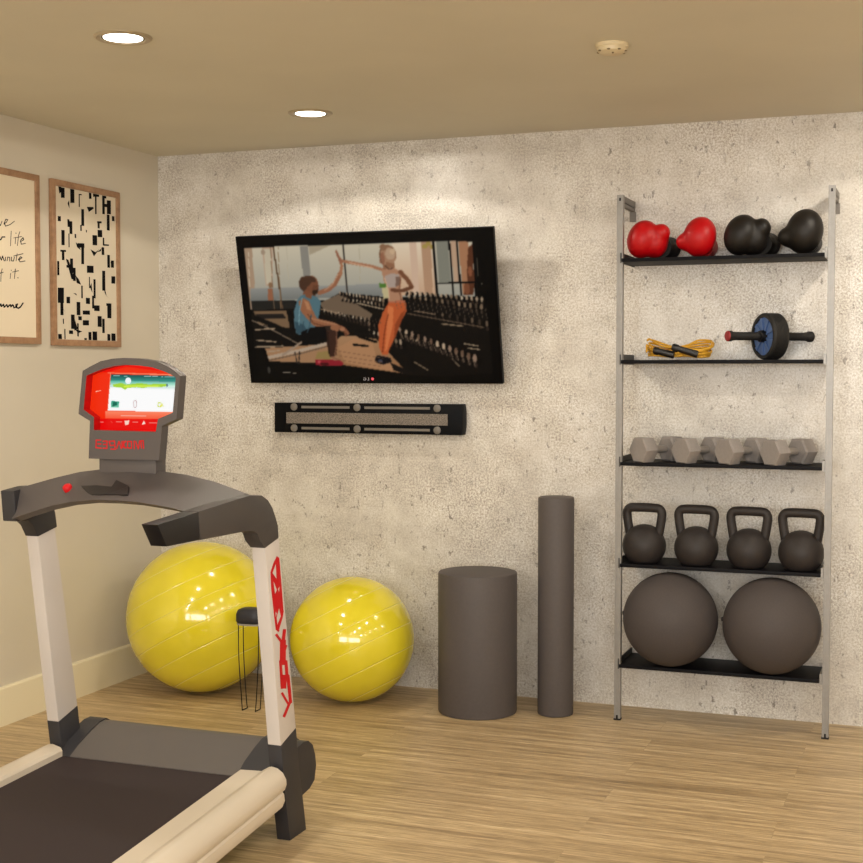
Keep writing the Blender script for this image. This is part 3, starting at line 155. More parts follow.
def lathe(bm,prof,c=(0,0,0),n=48,axis='z',mi=0):
    """prof: (r, h) pairs; closed at both ends when r==0"""
    def P(r,h,a):
        u,v=r*math.cos(a),r*math.sin(a)
        p={'z':(u,v,h),'x':(h,u,v),'y':(u,h,v)}[axis]
        return (p[0]+c[0],p[1]+c[1],p[2]+c[2])
    rings=[]
    for r,h in prof:
        rings.append([bm.verts.new(P(0,h,0))] if r<1e-7 else [bm.verts.new(P(r,h,2*PI*k/n)) for k in range(n)])
    for A,B in zip(rings,rings[1:]):
        for k in range(n):
            j=(k+1)%n
            if len(A)==1 and len(B)==1: continue
            if len(A)==1: f=[A[0],B[k],B[j]]
            elif len(B)==1: f=[A[k],A[j],B[0]]
            else: f=[A[k],A[j],B[j],B[k]]
            bm.faces.new(f).material_index=mi
def sphere(bm,c,r,n=24,m=None,mi=0):
    """r scalar or (rx,ry,rz); m optional rotation"""
    rr=r if isinstance(r,(tuple,list)) else (r,r,r)
    g=bmesh.ops.create_uvsphere(bm,u_segments=n*2,v_segments=n,radius=1)
    for v in g['verts']:
        p=Vector((v.co.x*rr[0],v.co.y*rr[1],v.co.z*rr[2]))
        if m: p=m@p
        v.co=p+Vector(c)
    for f in {f for v in g['verts'] for f in v.link_faces}: f.material_index=mi
def spline(pts,k=8,closed=False):
    P=[Vector(p) for p in pts]; n=len(P); out=[]
    for i in range(n if closed else n-1):
        g=lambda j:P[j%n] if closed else P[max(0,min(n-1,j))]
        a,b,c,d=g(i-1),g(i),g(i+1),g(i+2)
        for s in range(k):
            t=s/k; out.append(.5*((2*b)+(c-a)*t+(2*a-5*b+4*c-d)*t*t+(3*b-a-3*c+d)*t**3))
    if not closed: out.append(P[-1])
    return out
def ribbon2d(pts,w):
    """flat stroke outline of a 2-D polyline as quads, in the same 2-D plane, mitre-less with overlap"""
    out=[]
    for a,b in zip(pts,pts[1:]):
        dx,dy=b[0]-a[0],b[1]-a[1]; l=math.hypot(dx,dy) or 1; nx,ny=-dy/l*w/2,dx/l*w/2; ex,ey=dx/l*w*.3,dy/l*w*.3
        out.append([(a[0]-ex+nx,a[1]-ey+ny),(a[0]-ex-nx,a[1]-ey-ny),(b[0]+ex-nx,b[1]+ey-ny),(b[0]+ex+nx,b[1]+ey+ny)])
    return out
def root(name,label,cat,loc=(0,0,0),rz=0,group=None):
    o=bpy.data.objects.new(name,None); o.empty_display_size=.1; o.location=loc; o.rotation_euler=(0,0,rz); col.objects.link(o)
    return tag(o,label,cat,group)
def tag(o,label,cat,group=None):
    o['label']=label; o['category']=cat
    if group: o['group']=group
    return o
def struct(o): o['kind']='structure'; return o
def copy_tree(o,loc,rz,label,group=None):
    r=o.copy(); r.location=loc; r.rotation_euler=(0,0,rz); col.objects.link(r); r['label']=label
    if group: r['group']=group
    for ch in [c for c in bpy.data.objects if c.parent==o]:
        c=ch.copy(); c.parent=r; col.objects.link(c)
        for g in [q for q in bpy.data.objects if q.parent==ch]:
            d=g.copy(); d.parent=c; col.objects.link(d)
    return r
# ---------------------------------------------------------------- flat pictures painted into a fine grid
def raster(S,W,H,bg,blur=1,sat=1.,gam=1.):
    im=np.zeros((H,W,3)); im[:]=bg
    Y,X=np.mgrid[0:H,0:W]; X=(X+.5)/W*1000; Y=(Y+.5)/H*1000
    asp=W/H
    def inside(p,xx=X,yy=Y):
        m=np.zeros(xx.shape,bool); n=len(p)
        for i in range(n):
            x0,y0=p[i]; x1,y1=p[(i+1)%n]
            if y0==y1: continue
            m^=((yy>=min(y0,y1))&(yy<max(y0,y1)))&(xx<(x1-x0)*(yy-y0)/(y1-y0)+x0)
        return m
    def sr(s): return np.array([int(s[i:i+2],16)/255 for i in (0,2,4)])
    for s in S:
        if s[0]=='p': im[inside(s[2])]=sr(s[1])
        elif s[0]=='g':
            p=s[3]; ys=[q[1] for q in p]; m=inside(p); t=np.clip((max(ys)-Y)/(max(ys)-min(ys)),0,1)[...,None]
            im[m]=(sr(s[1])*(1-t)+sr(s[2])*t)[m]
        elif s[0]=='e':
            cx,cy=s[2]; m=((X-cx)/max(s[3],1e-3))**2+((Y-cy)/asp/max(s[4]/asp,1e-3))**2<1
            im[m]=sr(s[1])
        elif s[0]=='k':
            w=s[2]/2
            for a,b in zip(s[3],s[3][1:]):
                ax,ay=a[0],a[1]/asp; bx_,by=b[0],b[1]/asp; dx,dy=bx_-ax,by-ay; q=dx*dx+dy*dy or 1
                t=np.clip(((X-ax)*dx+(Y/asp-ay)*dy)/q,0,1); d=np.hypot(X-ax-t*dx,Y/asp-ay-t*dy)
                im[d<max(w,.9)]=sr(s[1])
    g=im.mean(-1,keepdims=True); im=np.clip(g+(im-g)*sat,0,1)**gam
    for _ in range(blur):
        p=np.pad(im,((1,1),(1,1),(0,0)),'edge')
        im=(p[:-2,1:-1]+p[2:,1:-1]+p[1:-1,:-2]+p[1:-1,2:]+4*p[1:-1,1:-1])/8
    return np.where(im<=.04045,im/12.92,((im+.055)/1.055)**2.4)
def picture(name,S,W,H,bg,org,ux,uz,m,parent,keep=None,blur=1,sat=1.,gam=1.):
    im=raster(S,W+1,H+1,bg,blur,sat,gam)
    org,ux,uz=map(Vector,(org,ux,uz))
    vs=[tuple(org+ux*(i/W)+uz*(j/H)) for j in range(H+1) for i in range(W+1)]
    fs=[]
    for j in range(H):
        for i in range(W):
            if keep and not keep((i+.5)/W,(j+.5)/H): continue
            a=j*(W+1)+i; fs.append((a,a+1,a+W+2,a+W+1))
    me=bpy.data.meshes.new(name); me.from_pydata(vs,[],fs)
    at=me.color_attributes.new('picture','FLOAT_COLOR','POINT')
    c=np.ones((len(vs),4),dtype=np.float32); c[:,:3]=im.reshape(-1,3); at.data.foreach_set('color',c.ravel())
    me.materials.append(m); return link(bpy.data.objects.new(name,me),parent)

# ================================================================ SETTING
RX,RY,RH=7.4,-7.8,2.4
plast=plaster(); flo=floor_mat()
lw=paint('beige_wall_paint',(.60,.55,.455),.45,.03,2)
cw=paint('ceiling_paint',(.64,.605,.50),.7,.03,2)
bb=mat('cream_baseboard',(.78,.71,.52),.3)
struct(box('floor',(-.12,RY-.12,-.1),(RX+.12,.12,0),flo))
struct(box('ceiling',(-.12,RY-.12,RH),(RX+.12,.12,RH+.1),cw))
struct(box('wall_back',(-.12,0,0),(RX+.12,.12,RH),plast))
struct(box('wall_left',(-.12,RY,0),(0,0,RH),lw))
struct(box('wall_right',(RX,RY,0),(RX+.12,0,RH),lw))
WX0,WX1,WZ0,WZ1=1.2,6.9,.95,2.2
bm=bmesh.new()
for a,b in (((-.12,RY-.12,0),(WX0,RY,RH)),((WX1,RY-.12,0),(RX+.12,RY,RH)),((WX0,RY-.12,0),(WX1,RY,WZ0)),((WX0,RY-.12,WZ1),(WX1,RY,RH))): bx(bm,a,b)
struct(finish(bm,'wall_front',lw))
white=mat('white_gloss_paint','e4e0d6',.35)
bm=bmesh.new()
for a,b in (((WX0,RY-.09,WZ0),(WX0+.06,RY-.02,WZ1)),((WX1-.06,RY-.09,WZ0),(WX1,RY-.02,WZ1)),((WX0+.06,RY-.09,WZ0),(WX1-.06,RY-.02,WZ0+.06)),((WX0+.06,RY-.09,WZ1-.06),(WX1-.06,RY-.02,WZ1)),
            ((3.1,RY-.09,WZ0+.06),(3.17,RY-.02,WZ1-.06)),((5.0,RY-.09,WZ0+.06),(5.07,RY-.02,WZ1-.06))): bx(bm,a,b)
win=struct(finish(bm,'window_1',white,bevel=.004))
bm=bmesh.new()
prism(bm,[(0,0),(.016,0),(.016,.1475),(.013,.152),(0,.154)],'y',RY+.002,-.0005)
struct(finish(bm,'baseboard_left',bb))

# ================================================================ CEILING FITTINGS
trimm=mat('brushed_trim','b4a68c',.35,metal=.5); glow=mat('lamp_glow','fff2dc',.4,emit=(1,.93,.82),es=12)
dark=mat('dark_gap','1c1813',.6)
def downlight(x,y,label,proto=None):
    if proto: return copy_tree(proto,(x,y,RH),0,label)
    r=root('ceiling_light',label,'ceiling light',(x,y,RH),group='recessed downlights in the ceiling')
    bm=bmesh.new(); lathe(bm,[(.064,-.0025),(.066,-.006),(.080,-.007),(.086,-.003),(.087,-.0003),(.064,-.0003),(.064,-.0025)],n=64); finish(bm,'trim_ring',trimm,r,smooth=True,auto=35)
    bm=bmesh.new(); lathe(bm,[(.059,-.0008),(.059,-.0035),(.0635,-.0035),(.0635,-.0008),(.059,-.0008)],n=64); finish(bm,'inner_gap',dark,r)
    bm=bmesh.new(); lathe(bm,[(0,-.0045),(.04,-.0045),(.058,-.0035),(.058,-.0008),(0,-.0008)],n=64); finish(bm,'diffuser',glow,r,auto=40)
    ld=bpy.data.lights.new('lamp','SPOT'); ld.energy=SPOT_W; ld.color=SPOT_C; ld.spot_size=math.radians(150); ld.spot_blend=.02; ld.shadow_soft_size=.04
    lo=bpy.data.objects.new('lamp',ld); lo.location=(0,0,-.045); link(lo,r); 
    ld=bpy.data.lights.new('lamp_spill','SPOT'); ld.energy=SPILL_W; ld.color=SPOT_C; ld.spot_size=math.radians(176); ld.spot_blend=.0; ld.shadow_soft_size=.03
    lo=bpy.data.objects.new('lamp_spill',ld); lo.location=(0,0,-.045); link(lo,r)
    return r
P0=downlight(1.14,-.728,'smaller looking round downlight nearest the corner above the television')
downlight(1.14,-2.018,'larger looking round downlight nearer the viewer at upper left',P0)
k=0
for x in (1.14,3.5,5.86):
    for y in (-.728,-2.018,-3.308,-4.6,-5.9):
        if x==1.14 and y>-2.1: continue
        downlight(x,y,'round recessed downlight outside the view, in the ceiling grid',P0)
cream=mat('cream_plastic','d6c7a4',.4)
r=root('smoke_detector','round cream smoke detector on the ceiling above the shelf','smoke detector',(2.493,-1.415,RH))
bm=bmesh.new(); lathe(bm,[(0,-.0003),(.05,-.0003),(.05,-.010),(.047,-.014)  ,(.0,-.014)]); finish(bm,'base',cream,r,auto=35)
bm=bmesh.new(); lathe(bm,[(.045,-.0141),(.043,-.024),(.033,-.029),(0,-.031)],n=48); finish(bm,'cover',cream,r,auto=50)
bm=bmesh.new()
for a in range(0,360,45):
    ca,sa=math.cos(math.radians(a)),math.sin(math.radians(a)); sphere(bm,(.0415*ca,.0415*sa,-.0235),(.006,.006,.0025),6)
sphere(bm,(.008,-.02,-.0295),.004,6)
finish(bm,'vents',mat('vent_shade','7a6a4c',.6),r)

# ================================================================ WALL ART
oak=wood_frame(); paper=paint('poster_paper',(.66,.585,.46),.6,.02,4); ink=mat('black_ink','0a090c',.7,spec=.08)
def framed(name,label,y0,y1,z0,z1,marks,pm,xf=.012):
    r=root(name,label,'picture',(0,(y0+y1)/2,z0))
    cy=(y0+y1)/2; w=.026
    bm=bmesh.new(); a,b=y0-cy,y1-cy; h=z1-z0
    rect=lambda x,e:[(x,a+e,e),(x,b-e,e),(x,b-e,h-e),(x,a+e,h-e)]
    corner=lambda i:[rect(.001,0)[i],rect(.018,0)[i],rect(.018,w)[i],rect(.001,w)[i]]
    loft(bm,[corner(i) for i in range(4)],closed=True)
    finish(bm,'frame',oak,r,bevel=.0015)
    bm=bmesh.new(); bx(bm,(.002,a+w-.002,w-.002),(xf-.001,b-w+.002,h-w+.002),0)
    lo,hi=y0+w+.001,y1-w-.001
    for n,poly in enumerate(marks):
        pts=[(min(hi,max(lo,p[0])),min(z1-w-.001,max(z0+w+.001,p[1]))) for p in poly]
        ys=[p[0] for p in pts]
        if max(ys)-min(ys)<1e-4: continue
        x=xf-.0007+n*2e-6
        vs=[bm.verts.new((x,p[0]-cy,p[1]-z0)) for p in pts]
        try: f=bm.faces.new(vs); f.material_index=1
        except ValueError: pass
    me=bpy.data.meshes.new('print'); bm.to_mesh(me); bm.free(); me.materials.append(pm); me.materials.append(ink); link(bpy.data.objects.new('print',me),r)
    return r
framed('framed_artwork','narrow oak framed print of black geometric marks on cream',-.838,-.344,1.504,2.19,ART,paper)
HM=HAND
framed('framed_quote','oak framed poster of handwritten black words cut off by left edge',-1.413,-.919,1.507,2.19,HM,mat('warm_poster_paper',(.75,.65,.49),.6))

# ================================================================ TELEVISION
blk=mat('black_plastic','050507',.5,spec=.12); matt=mat('matte_black','0c0b0d',.55,spec=.3)
tvr=root('television','wide black wall television showing two people in a gym, tilted forward','television',(1.1215,0,1.343))
def tvp(u,v,d=0):   # point on the tilted front plane, d = distance in front
    n=Vector((0,-.647,-.14)).normalized()
    return Vector((.521+1.201*u-1.1215,-.07-.14*v,.647*v))+n*d
def tvbox(bm,u0,v0,u1,v1,d0,d1):
    A=[bm.verts.new(tvp(u,v,d)) for u,v,d in ((u0,v0,d0),(u1,v0,d0),(u1,v1,d0),(u0,v1,d0))]
    B=[bm.verts.new(tvp(u,v,d)) for u,v,d in ((u0,v0,d1),(u1,v0,d1),(u1,v1,d1),(u0,v1,d1))]
    bm.faces.new(A);bm.faces.new(B[::-1])
    for i in range(4): bm.faces.new([A[i],A[(i+1)%4],B[(i+1)%4],B[i]])
bm=bmesh.new(); tvbox(bm,0,0,.996,1,-.026,0); finish(bm,'casing',blk,tvr,bevel=.003)
bm=bmesh.new(); tvbox(bm,.18,.15,.82,.8,-.05,-.03); finish(bm,'rear_housing',blk,tvr,bevel=.004)
bm=bmesh.new(); bx(bm,(-.2,-.02,.18),(.2,-.001,.46)); bx(bm,(-.15,-.1,.28),(-.12,-.02,.33)); bx(bm,(.12,-.1,.28),(.15,-.02,.33)); finish(bm,'wall_bracket',matt,tvr)
o=tvp(.004,.006,.0008); picture('screen',TVS,336,186,(.02,.02,.027),o,tvp(.996,.006,.0008)-o,tvp(.004,.994,.0008)-o,vcol('television_picture',TV_E,.25),tvr,blur=2,sat=.82,gam=1.12)
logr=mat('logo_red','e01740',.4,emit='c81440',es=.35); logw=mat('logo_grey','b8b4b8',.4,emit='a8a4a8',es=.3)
bm=bmesh.new(); n=24; vs=[bm.verts.new(tvp(.5003+.0058*math.cos(2*PI*i/n),.032+.0105*math.sin(2*PI*i/n),.0014)) for i in range(n)]; bm.faces.new(vs)
q=lambda pts,mi: setattr(bm.faces.new([bm.verts.new(tvp(u,v,.0018)) for u,v in pts]),'material_index',mi)
for p in ribbon2d([(.4975,.027),(.4975,.038)],.0011)+ribbon2d([(.5020,.038),(.5040,.032),(.5020,.026),(.5000,.0255)],.0012)+ribbon2d([(.5000,.032),(.5025,.032)],.001): q(p,1)
# mirrored letters, as they stand on the set
for p in ribbon2d([(.4850,.041),(.4850,.023),(.4795,.023)],.0016)+ribbon2d([(.4655,.040),(.4715,.040),(.4735,.037),(.4735,.027),(.4715,.023),(.4655,.023),(.4655,.032),(.4690,.032)],.0015): q(p,1)
me=bpy.data.meshes.new('logo'); bm.to_mesh(me); bm.free(); me.materials.append(logr); me.materials.append(logw); link(bpy.data.objects.new('logo',me),tvr)

# ================================================================ SOUNDBAR
sb=root('soundbar','long low black soundbar on the wall below the television','soundbar',(1.08,0,1.122))
bm=bmesh.new()
prof=[(-.449,0),(.447,0),(.4515,.034),(.4525,.067),(.4515,.10),(.447,.133),(-.449,.133)]
prism(bm,prof,'y',-.055,-.0005); finish(bm,'body',mat('soundbar_black','040509',.5,spec=.12),sb,bevel=.002)
gm=grain('speckled_grille','6e665e',.6,260,.75,.5,.002)
bm=bmesh.new(); bx(bm,(-.388,-.0585,.041),(.384,-.0551,.090)); finish(bm,'grille',gm,sb)
gs=mat('grey_strip','6c6761',.45)
for x0,x1 in ((-.313,-.078),(-.006,.302)):
    for z in (.020,.1145):
        bm=bmesh.new(); bx(bm,(x0,-.0575,z-.0055),(x1,-.0551,z+.0055)); finish(bm,'strip',gs,sb)
for x in (-.35,-.041,.336):
    for z in (.020,.115):
        bm=bmesh.new(); lathe(bm,[(0,-.0605),(.013,-.0605),(.0165,-.0585),(.0165,-.0551),(0,-.0551)],(x,0,z),32,'y'); finish(bm,'screw_cap',gs,sb,auto=35)

# ================================================================ STORAGE RACK
alu=grain('brushed_aluminium','8e8b87',.38,60,.06,0,metal=.5); shelfm=mat('black_steel_shelf','07060b',.55,spec=.15); brk=mat('grey_steel_bracket','6a6560',.45,metal=.3)
rack=root('storage_rack','tall open rack of five black shelves between slim aluminium posts','shelf',(2.66,-.12,0))
def W(o,r_): # shift a mesh from world to its root's frame
    o.data.transform(Matrix.Translation(-Vector(r_.location))); return o
for x0,x1 in ((2.242,2.267),(3.046,3.071)):
    bm=bmesh.new(); bx(bm,(x0,-.242,.004),(x1,-.218,2.092))
    # slim raised ribs on the front face of the extrusion
    bx(bm,(x0+.001,-.244,.03),(x0+.007,-.242,2.085)); bx(bm,(x1-.007,-.244,.03),(x1-.001,-.242,2.085))
    p=W(finish(bm,'post',alu,rack),rack)
    bm=bmesh.new(); bx(bm,(x0-.001,-.245,0),(x1+.001,-.216,.006)); bx(bm,(x0+.009,-.2455,.006),(x1-.009,-.242,.02)); W(finish(bm,'foot_cap',matt,p),rack)
    bm=bmesh.new(); bx(bm,(x0+.009,-.2435,2.068),(x1-.009,-.242,2.080)); W(finish(bm,'screw',matt,p),rack)
    bm=bmesh.new(); bx(bm,(x0+.002,-.218,2.066),(x1-.003,-.0005,2.09)); bx(bm,(x0+.004,-.218,2.050),(x1-.005,-.0005,2.064)); bx(bm,(x0,-.012,2.01),(x1,-.0005,2.05))
    W(finish(bm,'wall_bracket',brk,rack),rack)
SH=[.2125,.6175,1.0225,1.4275,1.8275]
for z in SH:
    bm=bmesh.new(); bx(bm,(2.2575,-.2465,z),(3.035,-.004,z+.014)); 
    s=W(finish(bm,'shelf_board',shelfm,rack,bevel=.001),rack)
    for x0,x1 in ((2.2575,2.2625),(3.036,3.0455)):
        bm=bmesh.new(); bx(bm,(x0,-.2475,z-.004),(x1,-.002,z+.036)); W(finish(bm,'side_bracket',mat('dark_bracket','2b2826',.5) if x0<2.5 else alu,s),rack)
TOP=[z+.0147 for z in SH]

# boxing gloves -------------------------------------------------
def fused(parts,name,m,parent,voxel=.004,smooth=8):
    bm=bmesh.new()
    for c,rr,rot in parts: sphere(bm,c,rr,16,rot)
    me=bpy.data.meshes.new('tmp'); bm.to_mesh(me); bm.free(); t=bpy.data.objects.new('tmp',me); col.objects.link(t)
    md=t.modifiers.new('r','REMESH'); md.mode='VOXEL'; md.voxel_size=voxel
    ms=t.modifiers.new('s','SMOOTH'); ms.iterations=smooth; ms.factor=.5
    dg=bpy.context.evaluated_depsgraph_get(); dg.update()
    out=bpy.data.meshes.new_from_object(t.evaluated_get(dg)); bpy.data.objects.remove(t)
    for p in out.polygons: p.use_smooth=True
    out.materials.clear(); out.materials.append(m); out.name=name
    return link(bpy.data.objects.new(name,out),parent)
def ry(a): return Matrix.Rotation(math.radians(a),3,'Y')
def glove_side(name,label,loc,m,cm,s=1.):
    r=root(name,label,'boxing glove',loc,group=None)
    z=.073*s
    fused([((-.012*s,-.035*s,z),(.058*s,.062*s,.072*s),ry(20)),((.028*s,-.02*s,z-.014*s),(.050*s,.055*s,.056*s),ry(0)),
           ((.020*s,.02*s,z-.018*s),(.050*s,.055*s,.050*s),None),
           ((.058*s,-.035*s,z+.022*s),(.031*s,.036*s,.034*s),ry(-20)),((.048*s,-.01*s,z+.002*s),(.034*s,.035*s,.032*s),None)],'fist',m,r,smooth=45)
    bm=bmesh.new(); tube(bm,spline([(.052*s,-.010*s,.043*s),(.060*s,.03*s,.043*s),(.066*s,.075*s,.045*s)],5),[.038*s]*3+[.040*s]*5+[.043*s]*3,28)
    finish(bm,'cuff',cm,r,smooth=True,auto=50)
    return r
def glove_front(name,label,loc,m,cm,s=1.):
    r=root(name,label,'boxing glove',loc)
    z=.075*s
    fused([((.010*s,-.035*s,z),(.061*s,.064*s,.075*s),ry(10)),((.008*s,.02*s,z-.012*s),(.050*s,.06*s,.055*s),None),
           ((-.045*s,-.040*s,z-.016*s),(.032*s,.036*s,.032*s),ry(25)),((-.036*s,-.025*s,z-.022*s),(.034*s,.035*s,.030*s),None)],'fist',m,r,smooth=45)
    bm=bmesh.new(); tube(bm,spline([(.012*s,.02*s,.046*s),(.014*s,.06*s,.046*s),(.016*s,.10*s,.048*s)],5),[.040*s]*11,28)
    finish(bm,'cuff',cm,r,smooth=True,auto=50)
    return r
redl=grain('red_leather','b0000a',.45,60,.05,.1,.001,spec=.35); blkl=grain('black_leather','16120f',.5,60,.1,.1,.001,spec=.35); cuffb=mat('black_cuff','0c090a',.6)
t=TOP[4]
glove_side('boxing_glove','red boxing glove with black cuff, nearest the left post',(2.345,-.135,t),redl,cuffb,1.08)
glove_front('boxing_glove','red boxing glove facing forward, beside the black gloves',(2.546,-.135,t),redl,redl,1.07)
glove_side('boxing_glove','black boxing glove lying beside the red pair',(2.730,-.135,t),blkl,blkl,1.13)
glove_front('boxing_glove','black boxing glove facing forward, nearest the right post',(2.943,-.135,t),blkl,blkl,1.16)

# skipping rope -------------------------------------------------
t=TOP[3]
yel=grain('ochre_rope','cf9c28',.55,200,.2,.3,.001)
r=root('skipping_rope','coiled mustard yellow skipping rope with two black handles','skipping rope',(2.48,-.14,t))
random.seed(3); r.scale=(.89,1,1)
bm=bmesh.new(); pts=[]
for kk in range(6):
    dx=random.uniform(-.01,.01); dz=.006+.009*kk; w=random.uniform(-.01,.01)
    pts+=[(-.135+dx,-.02+w,.012+dz*.8),(-.10,-.055+w,.014+dz*.5),(-.03,-.035,.010+dz*.5),(.03,-.005+w,.012+dz*.9),(.08,.05,.010+dz*1.15),(.125+dx,.03+w,.012+dz*1.1),(.13+dx,-.02,.008+dz*.8),(.085,-.05+w,.007+dz*.6),(.02,-.02,.012+dz*.7),(-.05,.03+w,.008+dz*.9),(-.11,.05,.010+dz*1.2),(-.14+dx,.02+w,.018+dz*1.2)]
tube(bm,spline(pts,6),.0042,8)
pts=[(.135,.0,.055),(.125,.045,.075),(.07,.05,.078),(.03,.02,.06),(-.02,.01,.05),(-.09,.03,.055),(-.145,.03,.083),(-.15,.0,.078)]
tube(bm,spline(pts,6),.0042,8)
tube(bm,spline([(-.14,-.06,.03),(-.145,-.03,.06),(-.13,-.02,.03),(-.10,-.06,.045)],6),.0042,8)
finish(bm,'rope',yel,r,smooth=True)
for a,b in (((-.104,-.082,.038),(-.012,-.085,.018)),((-.020,-.092,.050),(.092,-.088,.020))):
    A,B=Vector(a),Vector(b); bm=bmesh.new(); tube(bm,[A,A.lerp(B,.06),A.lerp(B,.10),A.lerp(B,.22),A.lerp(B,.26),A.lerp(B,.97),B],[.012,.0155,.0155,.0155,.0125,.0145,.013],16)
    finish(bm,'handle',mat('handle_black','0e0b0c',.45),r,smooth=True,auto=40)

# ab wheel ------------------------------------------------------
blue=mat('blue_plastic','4a6596',.45); tread=mat('rubber_tread','1b1917',.7)
wr=.0905
r=root('ab_wheel','black and blue exercise wheel with a handle through its hub','ab wheel',(2.824,-.125,t),math.radians(38))
bm=bmesh.new()
pr_=[(.074,-.033),(.086,-.033),(wr-.0015,-.029)]
for kk in range(9):
    h=-.026+kk*.0062; pr_+=[(wr,h),(wr,h+.004),(wr-.0025,h+.0045),(wr-.0025,h+.0058)]
pr_+=[(wr-.0015,.030),(.086,.033),(.074,.033),(.074,-.033)]
lathe(bm,pr_,(0,0,wr),72,'x'); finish(bm,'tyre',tread,r,auto=30)
bm=bmesh.new(); lathe(bm,[(0,-.026),(.0735,-.026),(.0735,.026),(0,.026)],(0,0,wr),64,'x')
for kk in range(9):
    a=2*PI*kk/9; 
    for sx in (-1,1):
        p0_=[(.022,-.003),(.072,-.012),(.072,.004),(.022,.003)]
        A=[]
        for h in (.0255*sx,.0315*sx):
            A.append([bm.verts.new((h,u*math.cos(a)-v*math.sin(a),wr+u*math.sin(a)+v*math.cos(a))) for u,v in p0_])
        bm.faces.new(A[0]);bm.faces.new(A[1])
        for i in range(4): bm.faces.new([A[0][i],A[0][(i+1)%4],A[1][(i+1)%4],A[1][i]])
finish(bm,'hub_disc',blue,r,auto=30)
bm=bmesh.new(); lathe(bm,[(0,-.05),(.015,-.05),(.022,-.047),(.024,-.034),(.024,.034),(.022,.047),(.015,.05),(0,.05)],(0,0,wr),32,'x'); finish(bm,'hub',matt,r,auto=40)
for sx in (-1,1):
    bm=bmesh.new(); lathe(bm,[(0,.05*sx),(.015,.05*sx),(.0165,.055*sx)]+[(.0165-(.001 if i%2 else 0),(.06+i*.008)*sx) for i in range(13)]+[(.017,.165*sx),(.021,.17*sx),(.021,.183*sx)]+([(0,.183*sx)] if sx>0 else [(0,.183*sx)]),(0,0,wr),24,'x')
    g=finish(bm,'grip',mat('foam_grip','121011',.7),r,auto=60)
    bm=bmesh.new(); lathe(bm,[(.0205,.1835*sx),(.0205,.186*sx),(.018,.189*sx),(0,.1895*sx)],(0,0,wr),24,'x'); o=finish(bm,'end_cap',mat('red_cap','8e2328',.5) if sx<0 else matt,g,auto=40)
    if sx<0: o['label']='dull red end cap'

# dumbbells -----------------------------------------------------
t=TOP[2]
gh=grain('grey_rubber_dumbbell','88827f',.55,120,.05,.1,.001)
gc=mat('grey_chrome','98918b',.35,metal=.4)
def dumbbell(loc,label):
    r=root('dumbbell',label,'dumbbell',loc,math.radians(54),group='grey hexagonal dumbbells on the third shelf down')
    R_=.0560; ap=R_*math.cos(PI/6)
    for sx in (-1,1):
        hexp=lambda k_:[(k_*R_*math.cos(PI/6*0+PI/3*i),ap+k_*R_*math.sin(PI/3*i)) for i in range(6)]
        bm=bmesh.new(); x0,x1=.042*sx,.106*sx
        S_=[[(x,p[0],p[1]) for p in hexp(kk)] for x,kk in ((x0,.86),(x0+.006*sx,.98),(x0+.009*sx,1),(x1-.007*sx,1),(x1-.003*sx,.97),(x1,.90))]
        loft(bm,S_); finish(bm,'head',gh,r,auto=20)
    bm=bmesh.new(); lathe(bm,[(.012,-.046),(.015,-.03),(.0165,-.01),(.0165,.01),(.015,.03),(.012,.046)],(0,0,ap),20,'x'); finish(bm,'handle',gc,r,smooth=True)
    return r
dl=['grey hexagonal dumbbell at the left end of the row','second grey hexagonal dumbbell from the left post','second grey hexagonal dumbbell from the right post','grey hexagonal dumbbell at the right end, fully in view']
DX=[2.394,2.562,2.729,2.903]
d0=dumbbell((DX[0],-.155,t),dl[0])
for x,l in list(zip(DX,dl))[1:]: copy_tree(d0,(x,-.155,t),math.radians(54),l)

# kettlebells ---------------------------------------------------
t=TOP[1]
kbm=grain('cast_iron_black','2a2524',.55,130,.08,.15,.001,spec=.35)
def kettle(loc,label):
    r=root('kettlebell',label,'kettlebell',loc,math.radians(-4),group='black kettlebells on the fourth shelf down')
    R_=.0865; cz=.0655
    bm=bmesh.new(); a0=math.asin(-cz/R_)
    pr_=[(0,0)]+[(R_*math.cos(a0+(PI/2-a0)*i/22),cz+R_*math.sin(a0+(PI/2-a0)*i/22)) for i in range(23)]
    pr_[-1]=(0,cz+R_); lathe(bm,pr_,n=56); finish(bm,'ball',kbm,r,smooth=True,auto=50)
    bm=bmesh.new()
    pts=[(-.055,0,.105),(-.061,0,.135),(-.068,0,.18),(-.069,0,.204),(-.060,0,.218),(-.045,0,.222),(0,0,.223),(.045,0,.222),(.060,0,.218),(.069,0,.204),(.068,0,.18),(.061,0,.135),(.055,0,.105)]
    tube(bm,spline([(p[0]*1.03,0,p[2]-.004) for p in pts],4),.0182,16); finish(bm,'handle',kbm,r,smooth=True,auto=60)
    return r
kl=['black kettlebell nearest the left post','second black kettlebell from the left post','second black kettlebell from the right post','black kettlebell touching the right end of the shelf']
KX=[2.344,2.552,2.757,2.955]; k0=kettle((KX[0],-.165,t),kl[0])
for x,l in list(zip(KX,kl))[1:]: copy_tree(k0,(x,-.165,t),math.radians(-4),l)

# medicine balls ------------------------------------------------
t=TOP[0]
mb=grain('charcoal_rubber_ball','494342',.62,160,.06,.12,.001,spec=.25)
for x,l in ((2.458,'big charcoal ball on the bottom shelf, left of the pair'),(2.851,'big charcoal ball on the bottom shelf, right of the pair')):
    bm=bmesh.new(); sphere(bm,(0,0,.186),.186,40)
    for s_ in (0,1): pass
    o=finish(bm,'exercise_ball',mb,smooth=True,loc=(x,-.2,t)); tag(o,l,'ball','charcoal balls on the bottom shelf')
    bm=bmesh.new(); lathe(bm,[(0,0),(.008,0),(.008,.006),(0,.008)],(0,0,0),16,'x'); v=finish(bm,'valve',mb,o,smooth=True,auto=40); v.location=(-.186,0,.20); v.rotation_euler=(0,0,0); v.scale=(-1,1,1)

